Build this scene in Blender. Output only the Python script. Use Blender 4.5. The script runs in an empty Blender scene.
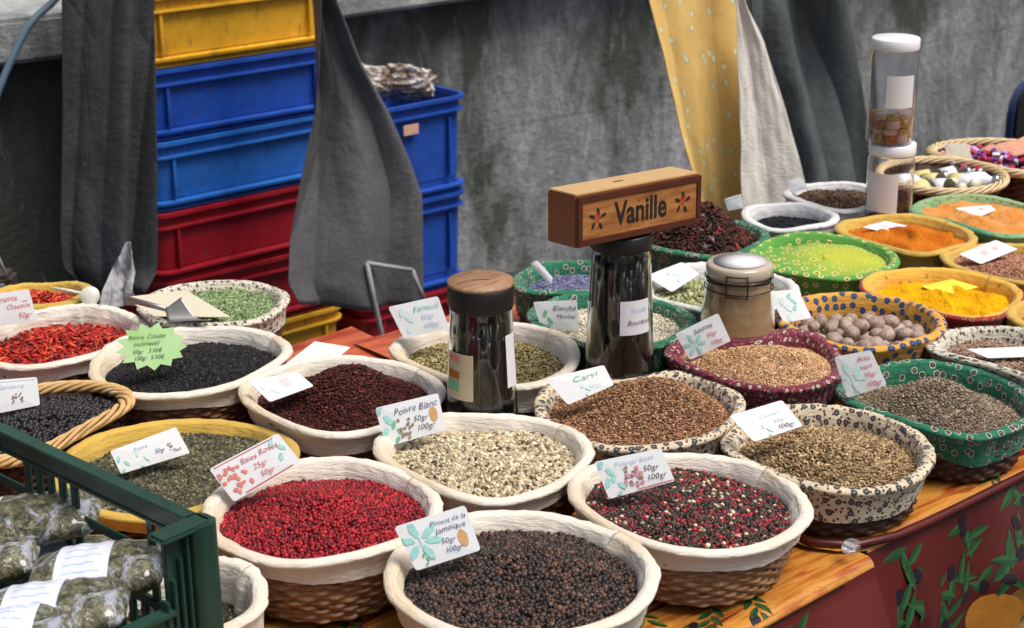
import bpy, bmesh, math, random
import numpy as np
from mathutils import Vector, Matrix, Euler
PI = math.pi; R_ = math.radians
rng = np.random.default_rng(7); random.seed(7)
SC = bpy.context.scene; COL = SC.collection
# ---------------------------------------------------------------- camera
FPX, PIT, HEAD, ROLL, CH = 1700.0, R_(19.5), R_(50), R_(-0.5), 1.81
cd = bpy.data.cameras.new('camera'); cam = bpy.data.objects.new('camera', cd); COL.objects.link(cam)
fw = np.array([math.cos(HEAD)*math.cos(PIT), math.sin(HEAD)*math.cos(PIT), -math.sin(PIT)])
r0 = np.array([math.sin(HEAD), -math.cos(HEAD), 0.]); u0 = np.cross(r0, fw)
rt = r0*math.cos(ROLL)+u0*math.sin(ROLL); up = np.cross(rt, fw)
m = Matrix([[rt[0], up[0], -fw[0], 0], [rt[1], up[1], -fw[1], 0], [rt[2], up[2], -fw[2], CH], [0, 0, 0, 1]])
cam.matrix_world = m; cd.lens = 36*FPX/1024; cd.sensor_width = 36; cd.clip_start = .05; cd.clip_end = 200
cd.dof.use_dof = True; cd.dof.focus_distance = 2.35; cd.dof.aperture_fstop = 9.5
SC.camera = cam
C0 = np.array([0, 0, CH])
def ray(x, y): return fw+rt*(x-512)/FPX-up*(y-314)/FPX
def at(x, y, z): d = ray(x, y); return C0+d*(z-CH)/d[2]
def atY(x, y, Y): d = ray(x, y); return C0+d*Y/d[1]
# ---------------------------------------------------------------- light
SUN_EL, SUN_AZ = 65, 296           # soft sun, high behind the photographer's right shoulder
W = bpy.data.worlds.new('World'); SC.world = W; W.use_nodes = True
wn = W.node_tree; bg = wn.nodes['Background']; sky = wn.nodes.new('ShaderNodeTexSky')
sky.sky_type = 'NISHITA'; sky.sun_disc = False; sky.sun_elevation = R_(SUN_EL); sky.sun_rotation = R_(90-SUN_AZ)
sky.air_density = 1.0; sky.dust_density = 5.0; sky.ozone_density = .2
wn.links.new(sky.outputs[0], bg.inputs[0]); bg.inputs[1].default_value = .085
sl = bpy.data.lights.new('sun', 'SUN'); so = bpy.data.objects.new('sun', sl); COL.objects.link(so)
sl.energy = 2.65; sl.angle = R_(30); sl.color = (1, .955, .89)
sd = Vector((math.cos(R_(SUN_AZ))*math.cos(R_(SUN_EL)), math.sin(R_(SUN_AZ))*math.cos(R_(SUN_EL)), math.sin(R_(SUN_EL))))
so.rotation_euler = sd.to_track_quat('Z', 'Y').to_euler()
SC.view_settings.view_transform = 'Standard'; SC.view_settings.look = 'None'
SC.view_settings.exposure = 0.3; SC.view_settings.gamma = 1; SC.view_settings.use_curve_mapping = False
# ---------------------------------------------------------------- materials
class N:
    def __init__(s, name, rough=.6, **kw):
        s.m = bpy.data.materials.new(name); s.m.use_nodes = True; s.t = s.m.node_tree
        s.b = s.t.nodes['Principled BSDF']; s.b.inputs['Roughness'].default_value = rough
        for k, v in kw.items(): s.b.inputs[k.replace('_', ' ')].default_value = v
    def n(s, typ, ins=None, **props):
        x = s.t.nodes.new('ShaderNode'+typ)
        for k, v in props.items(): setattr(x, k, v)
        for k, v in (ins or {}).items():
            if isinstance(v, bpy.types.NodeSocket): s.t.links.new(v, x.inputs[k])
            else: x.inputs[k].default_value = v
        return x
    def coord(s, which='Object', scale=(1, 1, 1)):
        c = s.n('TexCoord'); return s.n('Mapping', {0: c.outputs[which], 3: scale}).outputs[0]
    def noise(s, vec, sc, det=4, rough=.55, dist=0):
        return s.n('TexNoise', {'Vector': vec, 'Scale': sc, 'Detail': det, 'Roughness': rough, 'Distortion': dist}).outputs[0]
    def ramp(s, fac, stops, const=False):
        x = s.n('ValToRGB', {0: fac}); e = x.color_ramp; e.interpolation = 'CONSTANT' if const else 'LINEAR'
        while len(e.elements) < len(stops): e.elements.new(.5)
        for el, (p, c) in zip(e.elements, stops):
            el.position = p; el.color = (*c, 1) if not isinstance(c, (int, float)) else (c, c, c, 1)
        return x.outputs[0]
    def mix(s, fac, a, b, mode='MIX'):
        x = s.n('Mix', data_type='RGBA', blend_type=mode)
        for i, v in ((0, fac), (6, a), (7, b)):
            if isinstance(v, bpy.types.NodeSocket): s.t.links.new(v, x.inputs[i])
            else: x.inputs[i].default_value = v if i == 0 else (*v, 1)
        return x.outputs[2]
    def col(s, v):
        if isinstance(v, bpy.types.NodeSocket): s.t.links.new(v, s.b.inputs['Base Color'])
        else: s.b.inputs['Base Color'].default_value = (*v, 1)
        return s
    def rough(s, v): s.t.links.new(v, s.b.inputs['Roughness']); return s
    def bump(s, h, strength=.3, dist=.002):
        x = s.n('Bump', {'Height': h, 'Strength': strength, 'Distance': dist}); s.t.links.new(x.outputs[0], s.b.inputs['Normal']); return s
def plain(name, c, rough=.5, var=.15, sc=30, **kw):
    a = N(name, rough, **kw); v = a.coord(); n = a.noise(v, sc)
    a.col(a.mix(n, tuple(x*(1-var) for x in c), tuple(min(1, x*(1+var)) for x in c)))
    a.bump(n, .15, .001); return a.m
def fabric(name, base, dots=None, scale=45, rand=.55, dots2=None, scale2=90, base2=None):
    """cotton print: rings and spots from two cell patterns laid out in the cloth's own metres (UV)"""
    a = N(name, .8); uv = a.coord('UV'); n = a.noise(uv, 14, 5)
    c = a.mix(a.ramp(n, [(.35, 0.), (.65, 1.)]), tuple(x*.86 for x in base), base)
    if base2: c = a.mix(a.ramp(a.noise(uv, 3.5, 3), [(.42, 0.), (.58, 1.)]), c, base2)
    if dots2:
        vo = a.n('TexVoronoi', {'Vector': uv, 'Scale': scale2, 'Randomness': .9}, voronoi_dimensions='2D')
        c = a.mix(a.ramp(vo.outputs[0], [(0, 1.), (.22, 0.)], True), c, dots2)
    if dots:
        vo = a.n('TexVoronoi', {'Vector': uv, 'Scale': scale, 'Randomness': rand}, voronoi_dimensions='2D')
        wob = a.n('Math', {0: vo.outputs[0], 1: a.n('Math', {0: a.noise(uv, 260, 2), 1: .09}, operation='MULTIPLY').outputs[0]}, operation='ADD').outputs[0]
        prev = 0.
        for lim, cc in reversed(dots):
            c = a.mix(a.ramp(wob, [(0, 1.), (lim, 0.)], True), c, cc)
    a.col(c)
    w = a.n('TexWave', {'Vector': uv, 'Scale': 300., 'Distortion': 1.}).outputs[1]
    cr = a.noise(a.n('Mapping', {0: uv, 2: (0, 0, .7), 3: (18, 75, 1)}).outputs[0], 1., 4, .6, .8)
    cr = a.n('Math', {0: a.n('Math', {0: cr, 1: .5}, operation='SUBTRACT').outputs[0]}, operation='ABSOLUTE').outputs[0]
    b0 = a.n('Bump', {'Height': a.mix(.35, cr, a.noise(a.n('Mapping', {0: uv, 2: (0, 0, -.5), 3: (30, 120, 1)}).outputs[0], 1., 3, .6, .5)), 'Strength': .8, 'Distance': .007}); b1 = a.n('Bump', {'Height': a.mix(.5, w, a.noise(uv, 90, 4)), 'Strength': .3, 'Distance': .001, 'Normal': b0.outputs[0]}); a.t.links.new(b1.outputs[0], a.b.inputs['Normal']); a.b.inputs['Sheen Weight'].default_value = .15
    return a.m
def glass(name, tint=(1, 1, 1), rough=.02, ior=1.45):
    return N(name, rough, Transmission_Weight=1., IOR=ior).col(tint).m
M = {}
M['white'] = fabric('unbleached_cotton', (.82, .76, .66), base2=(.68, .56, .40))
M['whiter'] = fabric('bleached_cotton', (.74, .74, .74))
M['cream_dot'] = fabric('cream_print', (.66, .57, .40), [(.13, (.25, .2, .2)), (.2, (.02, .02, .03)), (.29, (.05, .06, .07))], 52, .75, (.13, .03, .025), 105)
M['cream_dot2'] = fabric('pale_print', (.7, .65, .53), [(.13, (.25, .1, .09)), (.25, (.07, .04, .05))], 62, .8, (.16, .2, .12), 120)
M['green_dot'] = fabric('green_print', (.008, .17, .085), [(.12, (.25, .10, .08)), (.24, (.02, .03, .03)), (.31, (.46, .48, .36))], 46, .85, (.01, .09, .05), 90)
M['green_cover'] = fabric('lime_green_print', (.10, .34, .05), [(.13, (.12, .10, .02)), (.2, (.5, .5, .05)), (.27, (.75, .65, .28))], 40, .5)
M['purple'] = fabric('burgundy_print', (.17, .012, .035), [(.1, (.06, .01, .02)), (.2, (.6, .5, .38)), (.27, (.05, .02, .02))], 50, .8, (.35, .12, .12), 120)
M['orange_blue'] = fabric('orange_print_with_blue_spots', (.72, .36, .05), [(.16, (.05, .1, .3)), (.34, (.02, .045, .13)), (.4, (.55, .3, .06))], 50, .6)
M['yellow'] = fabric('mustard_cotton', (.66, .42, .07), None, base2=(.5, .34, .06))
M['yellow_in'] = fabric('golden_cotton', (.8, .47, .06), [(.1, (.35, .16, .02)), (.18, (.5, .3, .03))], 28, .8, base2=(.75, .33, .05))
M['red_dot'] = fabric('red_print', (.36, .015, .015), [(.11, (.3, .24, .05)), (.2, (.03, .03, .02)), (.26, (.45, .25, .1))], 42, .7)
M['teal_dot'] = fabric('pale_green_print', (.3, .45, .2), [(.12, (.5, .3, .1)), (.22, (.06, .16, .08))], 50, .7, base2=(.05, .3, .16))
def wicker(name, c1, c2, c3):
    a = N(name, .62); uv = a.coord('UV', (1, 1, 1)); n = a.noise(a.coord('UV', (40, 130, 1)), 1., 3)
    f = a.noise(a.coord('UV', (90, 900, 1)), 1., 2)
    a.col(a.mix(a.ramp(f, [(.4, 0.), (.6, .5)]), a.ramp(n, [(.3, c1), (.5, c2), (.7, c3)]), c1)).bump(f, .5, .001); return a.m
M['wicker'] = wicker('chestnut_wicker', (.11, .042, .015), (.25, .11, .04), (.40, .20, .08))
M['wicker_pale'] = wicker('buff_wicker', (.15, .062, .025), (.32, .16, .065), (.48, .27, .13))
M['wicker_dark'] = wicker('dark_wicker', (.035, .013, .007), (.085, .030, .014), (.15, .06, .027))
M['cane'] = plain('split_cane', (.6, .38, .16), .5, .3, 60)
M['cane_pale'] = plain('pale_cane', (.68, .52, .3), .5, .25, 60)
def grainmat(name, rough=.6, spec=.4, bump=.0):
    a = N(name, rough); a.b.inputs['Specular IOR Level'].default_value = spec
    at_ = a.n('Attribute', attribute_name='Col'); a.col(at_.outputs[0])
    return a.m
M['grain'] = grainmat('dry_seed', .65, .2); M['berry'] = grainmat('glossy_berry', .4, .36); M['powder'] = grainmat('ground_powder', .95, .1)
M['card'] = plain('white_card', (.76, .78, .80), .5, .03, 12)
M['pen_blue'] = plain('blue_ink', (.06, .07, .2), .6, .2); M['pen_black'] = plain('black_ink', (.025, .025, .04), .6, .2)
M['pen_red'] = plain('red_ink', (.6, .05, .08), .6, .2); M['pen_teal'] = plain('teal_ink', (.15, .5, .46), .6, .2)
M['pen_pale'] = plain('faded_blue_ink', (.42, .55, .72), .6, .2); M['wash_teal'] = plain('teal_watercolour', (.34, .68, .62), .7, .35, 200)
M['wash_pale'] = plain('pale_watercolour', (.6, .8, .76), .7, .2, 200); M['wash_red'] = plain('red_watercolour', (.72, .24, .2), .7, .3, 200)
M['wash_brown'] = plain('brown_watercolour', (.28, .18, .14), .7, .6, 300); M['wash_tan'] = plain('tan_watercolour', (.6, .34, .14), .7, .4, 200)
M['wash_green'] = plain('green_watercolour', (.16, .5, .26), .7, .35, 200); M['wash_pink'] = plain('pink_watercolour', (.62, .3, .36), .7, .6, 300)
M['glass'] = glass('clear_glass', (.93, .97, .95)); M['pet'] = glass('clear_plastic', (.97, .98, 1.), .06, 1.3)
# ---------------------------------------------------------------- mesh helpers
def link(o, parent=None):
    COL.objects.link(o)
    if parent is not None: o.parent = parent
    return o
def mk(name, V, F, mats, parent=None, smooth=True, uv=None, mi=None, colr=None, loc=None):
    """one mesh object from arrays; F is a list of index tuples or an (n,k) array"""
    me = bpy.data.meshes.new(name); V = np.asarray(V, dtype=np.float32)
    if isinstance(F, np.ndarray):
        n, k = F.shape; me.vertices.add(len(V)); me.vertices.foreach_set('co', V.ravel())
        me.loops.add(n*k); me.loops.foreach_set('vertex_index', F.astype(np.int32).ravel())
        me.polygons.add(n); me.polygons.foreach_set('loop_start', np.arange(0, n*k, k, dtype=np.int32))
        me.polygons.foreach_set('loop_total', np.full(n, k, dtype=np.int32))
        me.update(calc_edges=True)
    else: me.from_pydata(V.tolist(), [], F)
    for x in (mats if isinstance(mats, (list, tuple)) else [mats]): me.materials.append(x)
    if smooth: me.polygons.foreach_set('use_smooth', np.ones(len(me.polygons), dtype=bool))
    if mi is not None: me.polygons.foreach_set('material_index', np.asarray(mi, dtype=np.int32))
    if uv is not None:
        l = me.uv_layers.new(name='UVMap'); li = np.empty(len(me.loops), dtype=np.int32); me.loops.foreach_get('vertex_index', li)
        l.data.foreach_set('uv', np.asarray(uv, dtype=np.float32)[li].ravel())
    if colr is not None:
        ca = me.color_attributes.new('Col', 'FLOAT_COLOR', 'POINT'); c4 = np.ones((len(V), 4), dtype=np.float32); c4[:, :3] = colr
        ca.data.foreach_set('color', c4.ravel())
    me.update(); o = bpy.data.objects.new(name, me)
    if loc is not None: o.location = loc
    return link(o, parent)
def tag(o, label=None, cat=None, group=None, kind=None):
    for k, v in (('label', label), ('category', cat), ('group', group), ('kind', kind)):
        if v: o[k] = v
    return o
def thing(name, label, cat, loc=(0, 0, 0), rz=0, group=None):
    o = bpy.data.objects.new(name, None); o.location = loc; o.rotation_euler = (0, 0, rz); o.empty_display_size = .05
    return tag(link(o), label, cat, group)
def gridf(nu, nv, closed=True):
    i, j = np.meshgrid(np.arange(nu if closed else nu-1), np.arange(nv-1), indexing='ij'); i2 = (i+1) % nu
    return np.stack([i*nv+j, i2*nv+j, i2*nv+j+1, i*nv+j+1], -1).reshape(-1, 4)
def lathe(prof, n=48):
    p = np.array(prof); th = np.arange(n)*2*PI/n
    V = np.stack([np.outer(np.cos(th), p[:, 0]), np.outer(np.sin(th), p[:, 0]), np.outer(np.ones(n), p[:, 1])], -1).reshape(-1, 3)
    return V, gridf(n, len(p))
def tube(pts, rad, n=8, caps=True):
    P = np.array(pts, float); k = len(P); rad = np.full(k, rad) if np.isscalar(rad) else np.array(rad)
    T = np.gradient(P, axis=0); T /= np.linalg.norm(T, axis=1)[:, None]+1e-9
    ref = np.array([0, 0, 1.]) if abs(T[0][2]) < .9 else np.array([1., 0, 0]); V = []
    a = np.cross(T[0], ref); a /= np.linalg.norm(a)
    for i in range(k):
        a = a-T[i]*(a@T[i]); a /= np.linalg.norm(a)+1e-9; b = np.cross(T[i], a)
        for q in range(n):
            t = 2*PI*q/n; V.append(P[i]+rad[i]*(a*math.cos(t)+b*math.sin(t)))
    F = [(i*n+q, i*n+(q+1) % n, (i+1)*n+(q+1) % n, (i+1)*n+q) for i in range(k-1) for q in range(n)]
    if caps: F += [tuple(range(n))[::-1], tuple((k-1)*n+q for q in range(n))]
    return V, F
class MB:
    """collects shapes into one mesh"""
    def __init__(s): s.V = []; s.F = []; s.mi = []
    def add(s, V, F, mi=0):
        o = len(s.V); s.V += [tuple(map(float, v)) for v in V]; s.F += [tuple(int(i)+o for i in f) for f in F]; s.mi += [mi]*len(F); return s
    def box(s, c, d, rot=None, mi=0, bev=0.):
        bm = bmesh.new(); bmesh.ops.create_cube(bm, size=1)
        for v in bm.verts: v.co = Vector((v.co.x*d[0], v.co.y*d[1], v.co.z*d[2]))
        if bev: bmesh.ops.bevel(bm, geom=bm.edges[:]+bm.verts[:], offset=bev, segments=2, affect='EDGES', clamp_overlap=True)
        mt = Matrix.Translation(Vector(c)) @ (rot.to_matrix().to_4x4() if rot else Matrix())
        bm.transform(mt); bm.verts.index_update()
        s.add([v.co[:] for v in bm.verts], [[v.index for v in f.verts] for f in bm.faces], mi); bm.free(); return s
    def bld(s, name, mats, parent=None, smooth=False):
        return mk(name, s.V, s.F, mats, parent, smooth, mi=s.mi)
def fnoise(th, s, ks, seed):
    g = np.random.default_rng(seed); out = 0
    for n, mm, a in ks: out = out+a*np.sin(n*th+mm*s+g.uniform(0, 2*PI))
    return out
# ---------------------------------------------------------------- baskets
TZ = .75
def basket_body(root, R, h, mat, rows=12, stakes=44, far=False, thick=.0035):
    nu = stakes*(4 if far else 6); per = 4 if far else 5; nv = rows*per+1
    th = np.arange(nu)*2*PI/nu; z = np.linspace(0, h, nv)
    TH, Z = np.meshgrid(th, z, indexing='ij')
    row = np.floor(Z/h*rows*.9999); f = Z/h*rows-row
    prof = R*(.80+.115*(Z/h)**.7)
    rr = prof+.0031*np.cos(stakes/2*TH+PI*row)*np.sin(PI*f)**.6+.0032*np.sqrt(np.abs(np.sin(PI*f)))-.003
    rr = rr+.0015*fnoise(TH, Z*30, [(3, 1, 1), (5, 2, .6), (17, 3, .4)], stakes+rows)
    zz = Z+.0012*fnoise(TH, row, [(4, 1.3, 1), (9, 2.1, .5)], rows)*(Z > .004)
    V = np.stack([rr*np.cos(TH), rr*np.sin(TH), zz], -1).reshape(-1, 3); uv = np.stack([TH*R, row*.1+f*.004], -1).reshape(-1, 2)
    F = gridf(nu, nv)
    # inner skin and floor
    Vi = np.array([[(R*(.80+.115*t**.7)-thick)*math.cos(a), (R*(.80+.115*t**.7)-thick)*math.sin(a), max(.004, t*h)] for a in th for t in (1, .4, 0)]+[[0, 0, .004], [0, 0, 0]])
    b = len(V); Fl = F.tolist()
    for i in range(nu):
        j = (i+1) % nu; A = b+i*3; B = b+j*3
        Fl += [(A, A+1, B+1, B), (A+1, A+2, B+2, B+1), (i*nv+nv-1, A, B, j*nv+nv-1)]
        Fl += [(A+2, b+nu*3, B+2), (i*nv, j*nv, b+nu*3+1)]
    uv = np.vstack([uv, np.stack([np.repeat(th*R, 3), np.tile([.1, .05, 0], nu)], -1), [[0, 0], [0, 0]]])
    return mk('wicker_body', np.vstack([V, Vi]), Fl, mat, root, True, uv)
def liner(root, R, h, mat, depth, t=.0105, hem=.035, seed=1, far=False, inmat=None, pleat=1., gather=0.):
    """cloth that lines the basket, rolls over its rim and hangs outside"""
    nu = 150 if far else 260
    p = []
    ri = R-2*t-.0035
    for k in range(9): q = k/9; p.append((ri*.93+(ri-ri*.93)*q, h-depth-.02+(depth+.02)*q, 0))      # inner wall
    nr = 13
    for k in range(nr):
        a = PI-k/(nr-1)*(PI*1.12); p.append((R-t+t*math.cos(a), h+t*.62*math.sin(a), 1))                 # rolled rim
    no = 10
    for k in range(1, no): q = k/(no-1); zz_ = h-.004-hem*q; p.append((max(R*.985*(.80+.115*max(0, zz_/h)**.7)+.0058, R-.002-t*.3-.016*q), zz_, 2))       # outer skirt
    p = np.array(p); nv = len(p); th = np.arange(nu)*2*PI/nu
    arc = np.concatenate([[0], np.cumsum(np.linalg.norm(np.diff(p[:, :2], axis=0), axis=1))])
    TH, S = np.meshgrid(th, arc, indexing='ij'); r = np.tile(p[:, 0], (nu, 1)); z = np.tile(p[:, 1], (nu, 1)); zone = np.tile(p[:, 2], (nu, 1))
    inn = zone == 0; rim = zone == 1; out = zone == 2
    g = np.random.default_rng(seed); sh = g.uniform(60, 120)
    fa = fnoise(TH, S, [(13, sh, .5), (21, -sh*1.4, .35), (7, sh*.6, .6), (5, 20, .6), (34, sh*2, .25)], seed)
    rid = 1-2*np.abs(np.sin(fa*1.1))
    fb = fnoise(TH, S, [(9, 10, 1), (6, -14, .8), (19, 20, .5), (31, 8, .25)], seed+5)
    env = .45+.55*np.sin(2*TH+seed)*np.sin(3*TH+seed*1.7)                       # folds come in places, not evenly
    fb2 = np.clip(fb, -.05, 2)*np.clip(env+.5, .25, 1.3)
    d = inn*(.0034*pleat*fb2)*np.clip(1-(S/arc[8])*.6, .25, 1)+rim*(.0007*rid*pleat*np.clip(env+.4, .2, 1.3)+.0004*fb)+out*(.0005*rid+.0007*fb+.0010*np.clip((S-arc[22])/(arc[-1]-arc[22]), 0, 1)*np.abs(np.sin(27*TH+2.5*np.sin(5*TH+seed)+40*S))*np.clip(env+.7, .2, 1.4))
    r = r+np.where(inn, -d, d)
    z = z+rim*(.0006*rid*np.clip(env+.4, .2, 1.3))
    if gather: r = r+(rim | out)*gather*np.sin(60*TH+3*np.sin(7*TH))
    hemz = out*(S-arc[22])/(arc[-1]-arc[22]+1e-9)
    z = z+hemz*.005*fnoise(TH, S*0, [(2, 0, .7), (3, 0, .5), (7, 0, .2)], seed+9)
    z = z+.0030*fnoise(TH, S*0, [(2, 0, .8), (3, 0, .6), (5, 0, .35)], seed+2)
    r = r*(1+.010*fnoise(TH, S*0, [(2, 0, .8), (3, 0, .5), (5, 0, .3)], seed+3))
    V = np.stack([r*np.cos(TH), r*np.sin(TH), z], -1).reshape(-1, 3); uv = np.stack([TH*R, S], -1).reshape(-1, 2)
    F = gridf(nu, nv); mats = [mat]; mi = None
    if inmat:
        mats.append(inmat); zf = np.tile((p[:-1, 2] < .5)*1+((p[:-1, 2] > .5) & (p[:-1, 2] < 1.5) & (np.arange(nv-1) < 16))*1, nu); mi = zf
    o = mk('cloth_lining', V, F, mats, root, True, uv, mi)
    return o
def braid(R, z, t, strands=4, turns=26, sr=.0045, n=420, seed=0, flat=.6):
    mb = MB()
    for k in range(strands):
        a = np.linspace(0, 2*PI, n); ph = 2*PI*k/strands; g = np.random.default_rng(seed+k)
        w = t*(1+.12*np.sin(5*a+k))
        pts = np.stack([(R+w*np.cos(turns*a+ph))*np.cos(a), (R+w*np.cos(turns*a+ph))*np.sin(a), z+flat*w*np.sin(turns*a+ph)], -1)
        pts[-1] = pts[0]; V, F = tube(pts, sr, 6, False); mb.add(V, F)
    return mb
def ico(sub):
    bm = bmesh.new(); bmesh.ops.create_icosphere(bm, subdivisions=sub, radius=1)
    V = np.array([v.co[:] for v in bm.verts]); F = np.array([[v.index for v in f.verts] for f in bm.faces]); bm.free(); return V, F
ICO = {1: ico(1), 2: ico(2)}
def tmpl(kind):
    if kind == 'pepper':
        V, F = ICO[2]; g = np.random.default_rng(3); return V*(1+.10*(g.random((len(V), 1))-.5)), F
    if kind == 'ball': return ICO[2]
    if kind == 'seed': V, F = ICO[1]; return V*np.array([1, .36, .36]), F
    if kind == 'grain': V, F = ICO[1]; return V*np.array([1, .55, .45]), F
    if kind == 'lens': V, F = ICO[2]; return V*np.array([1, .8, .55]), F
    if kind == 'chili':
        V, F = tube([(-1, 0, 0), (-.8, .06, .03), (-.3, .16, .08), (.3, .12, .04), (.8, -.1, 0), (1.05, -.22, -.05)], [.1, .26, .3, .26, .14, .02], 6, True)
        Vn = np.array(V); T = []
        for f in F:
            for i in range(1, len(f)-1): T.append((f[0], f[i], f[i+1]))
        return Vn, np.array(T)
    if kind == 'star':
        V, F = ICO[1]; Vs = []; Fs = []
        for k in range(8):
            a = k*PI/4; L = .5+.1*math.sin(k*2.3)
            P = V*np.array([L*.9, .17, .26]); P[:, 0] += L; P[:, 2] += .12*np.abs(P[:, 0])
            c, s = math.cos(a), math.sin(a); Q = P.copy(); Q[:, 0] = c*P[:, 0]-s*P[:, 1]; Q[:, 1] = s*P[:, 0]+c*P[:, 1]
            Fs.append(F+len(V)*k); Vs.append(Q)
        return np.vstack(Vs), np.vstack(Fs)
def rotm(n, g, flat=1.):
    """random rotations; flat<1 keeps the long axis near the surface"""
    yaw = g.uniform(0, 2*PI, n); pit = g.normal(0, .5, n)*flat; rol = g.uniform(-PI, PI, n) if flat > .3 else g.normal(0, .4, n)
    cy, sy, cp, sp, cr, sr = np.cos(yaw), np.sin(yaw), np.cos(pit), np.sin(pit), np.cos(rol), np.sin(rol); o = np.zeros(n); e = np.ones(n)
    A = np.array([[cy, -sy, o], [sy, cy, o], [o, o, e]]).transpose(2, 0, 1); B = np.array([[cp, o, sp], [o, e, o], [-sp, o, cp]]).transpose(2, 0, 1)
    D = np.array([[e, o, o], [o, cr, -sr], [o, sr, cr]]).transpose(2, 0, 1); return A @ B @ D
def heap(Rf, z0, h, ox, oy, sig, amp, seed):
    g = np.random.default_rng(seed); ph = g.uniform(0, 6.28, 12); hol = [(g.uniform(-.6, .6), g.uniform(-.6, .6), g.uniform(.2, .4), g.uniform(-.25, .5)) for _ in range(5)]
    def f(x, y):
        rho = np.sqrt(x*x+y*y)/Rf; d2 = ((x-ox)**2+(y-oy)**2)/(sig*sig)
        n = np.sin(x*38+ph[0])*np.sin(y*43+ph[1])+.5*np.sin(x*90+y*35+ph[2])*np.sin(y*85-x*20+ph[3])+.25*np.sin(x*190+ph[4])*np.sin(y*170+x*60+ph[5])
        sc = 0
        for (hx, hy, hw, hd) in hol: sc = sc+hd*np.exp(-((x-hx*Rf)**2+(y-hy*Rf)**2)/(hw*Rf)**2)
        return z0+h*np.exp(-d2)*(1-np.clip(rho, 0, 1)**4)+1.35*amp*n*(1-.5*np.clip(rho, 0, 1))-sc*min(h, .03)*(1-np.clip(rho, 0, 1)**4)
    return f
def fill(name, label, cat, loc, Rf, z0, h, kind, size, pal, seed, ox=0, oy=0, sig=.6, amp=.0022, mat='grain', layers=2, dens=1., zmin=None, tiltm=None, under=.55):
    g = np.random.default_rng(seed); f = heap(Rf, z0, h*1.3, ox*Rf, oy*Rf, sig*Rf, amp, seed)
    pal = [(np.array(c), w) for c, w in pal]; ws = np.array([w for _, w in pal]); ws = ws/ws.sum(); cols = np.array([c for c, _ in pal])
    nb = 28; nt = 60; V = []; F = []
    for i in range(1, nb+1):
        for k in range(nt):
            q = Rf*1.05*i/nb; a = 2*PI*k/nt; x, y = q*math.cos(a), q*math.sin(a); V.append((x, y, float(f(x, y))-(size*.5 if kind else 0)))
    V.append((0, 0, float(f(0, 0))-(size*.5 if kind else 0))); c = len(V)-1
    for k in range(nt):
        k2 = (k+1) % nt; F.append((c, k, k2))
        for i in range(nb-1):
            A, B, C_, D = i*nt+k, (i+1)*nt+k, (i+1)*nt+k2, i*nt+k2; F += [(A, B, C_), (A, C_, D)]
    V = np.array(V); F = np.array(F); bc = (cols*ws[:, None]).sum(0)*under; colr = np.tile(bc, (len(V), 1))
    if kind is None:                                # powder: a fine raked surface
        nx = 130; V = []; F = []
        rr = np.linspace(0, 1.05, nx)**.8*Rf; nt = 200; th = np.arange(nt)*2*PI/nt
        X = np.outer(np.cos(th), rr); Y = np.outer(np.sin(th), rr); Z = f(X, Y)
        for q in range(90):
            bx, by = g.uniform(-Rf, Rf, 2); w1, w2, an = g.uniform(.004, .014), g.uniform(.012, .035), g.uniform(0, 3.14); U = (X-bx)*math.cos(an)+(Y-by)*math.sin(an); Q = -(X-bx)*math.sin(an)+(Y-by)*math.cos(an)
            Z = Z+size*g.uniform(-.5, .8)*np.exp(-(U/w1)**2-(Q/w2)**2)
        Z = Z+g.normal(0, size*.12, Z.shape)*(rr > .02*Rf)
        V = np.stack([X, Y, Z], -1).reshape(-1, 3); F = gridf(nt, nx)
        n = np.sin(X*60+Y*25)*.5+np.sin(Y*80-X*33)*.5+g.normal(0, .25, X.shape); t = np.clip(n.reshape(-1, 1)*.5+.5, 0, 1)
        colr = cols[0]*(1-t)+cols[min(1, len(cols)-1)]*t
    else:
        Ts, Tf = tmpl(kind); sp = size*{'pepper': 1.75, 'ball': 1.75, 'seed': 1.05, 'grain': 1.25, 'lens': 1.5, 'chili': 1.0, 'star': 1.3}[kind]/math.sqrt(dens)
        PX = []
        for L in range(layers):
            xs = np.arange(-Rf, Rf, sp); X, Y = np.meshgrid(xs, xs); X[::2] += sp/2
            X = X+g.normal(0, sp*.24, X.shape)+L*sp*.5; Y = Y*1.0+g.normal(0, sp*.24, Y.shape)+L*sp*.4
            k = X*X+Y*Y < (Rf*1.02)**2; X, Y = X[k], Y[k]
            PX.append(np.stack([X, Y, f(X, Y)-L*size*.35+g.normal(0, size*.16, X.shape)], -1))
        P = np.vstack(PX); n = len(P); s = size*np.clip(g.normal(.97, .16, n), .6, 1.35)
        R3 = rotm(n, g, 1.0 if kind in ('pepper', 'ball', 'lens') else .75)
        G = np.einsum('nij,vj->nvi', R3, Ts)*s[:, None, None]+P[:, None, :]
        ci = g.choice(len(cols), n, p=ws); cc = cols[ci]*g.uniform(.6, 1.35, (n, 1))
        nvt = len(Ts); Fg = (Tf[None]+(np.arange(n)*nvt)[:, None, None]).reshape(-1, 3)+len(V)
        V = np.vstack([V, G.reshape(-1, 3)]); F = np.vstack([F, Fg]); colr = np.vstack([colr, np.repeat(cc, nvt, axis=0)])
    o = mk(name, V, F, M[mat], None, True, colr=colr); o.location = loc
    if tiltm is not None: o.rotation_euler = tiltm
    return tag(o, label, cat, None, 'stuff'), f
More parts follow.
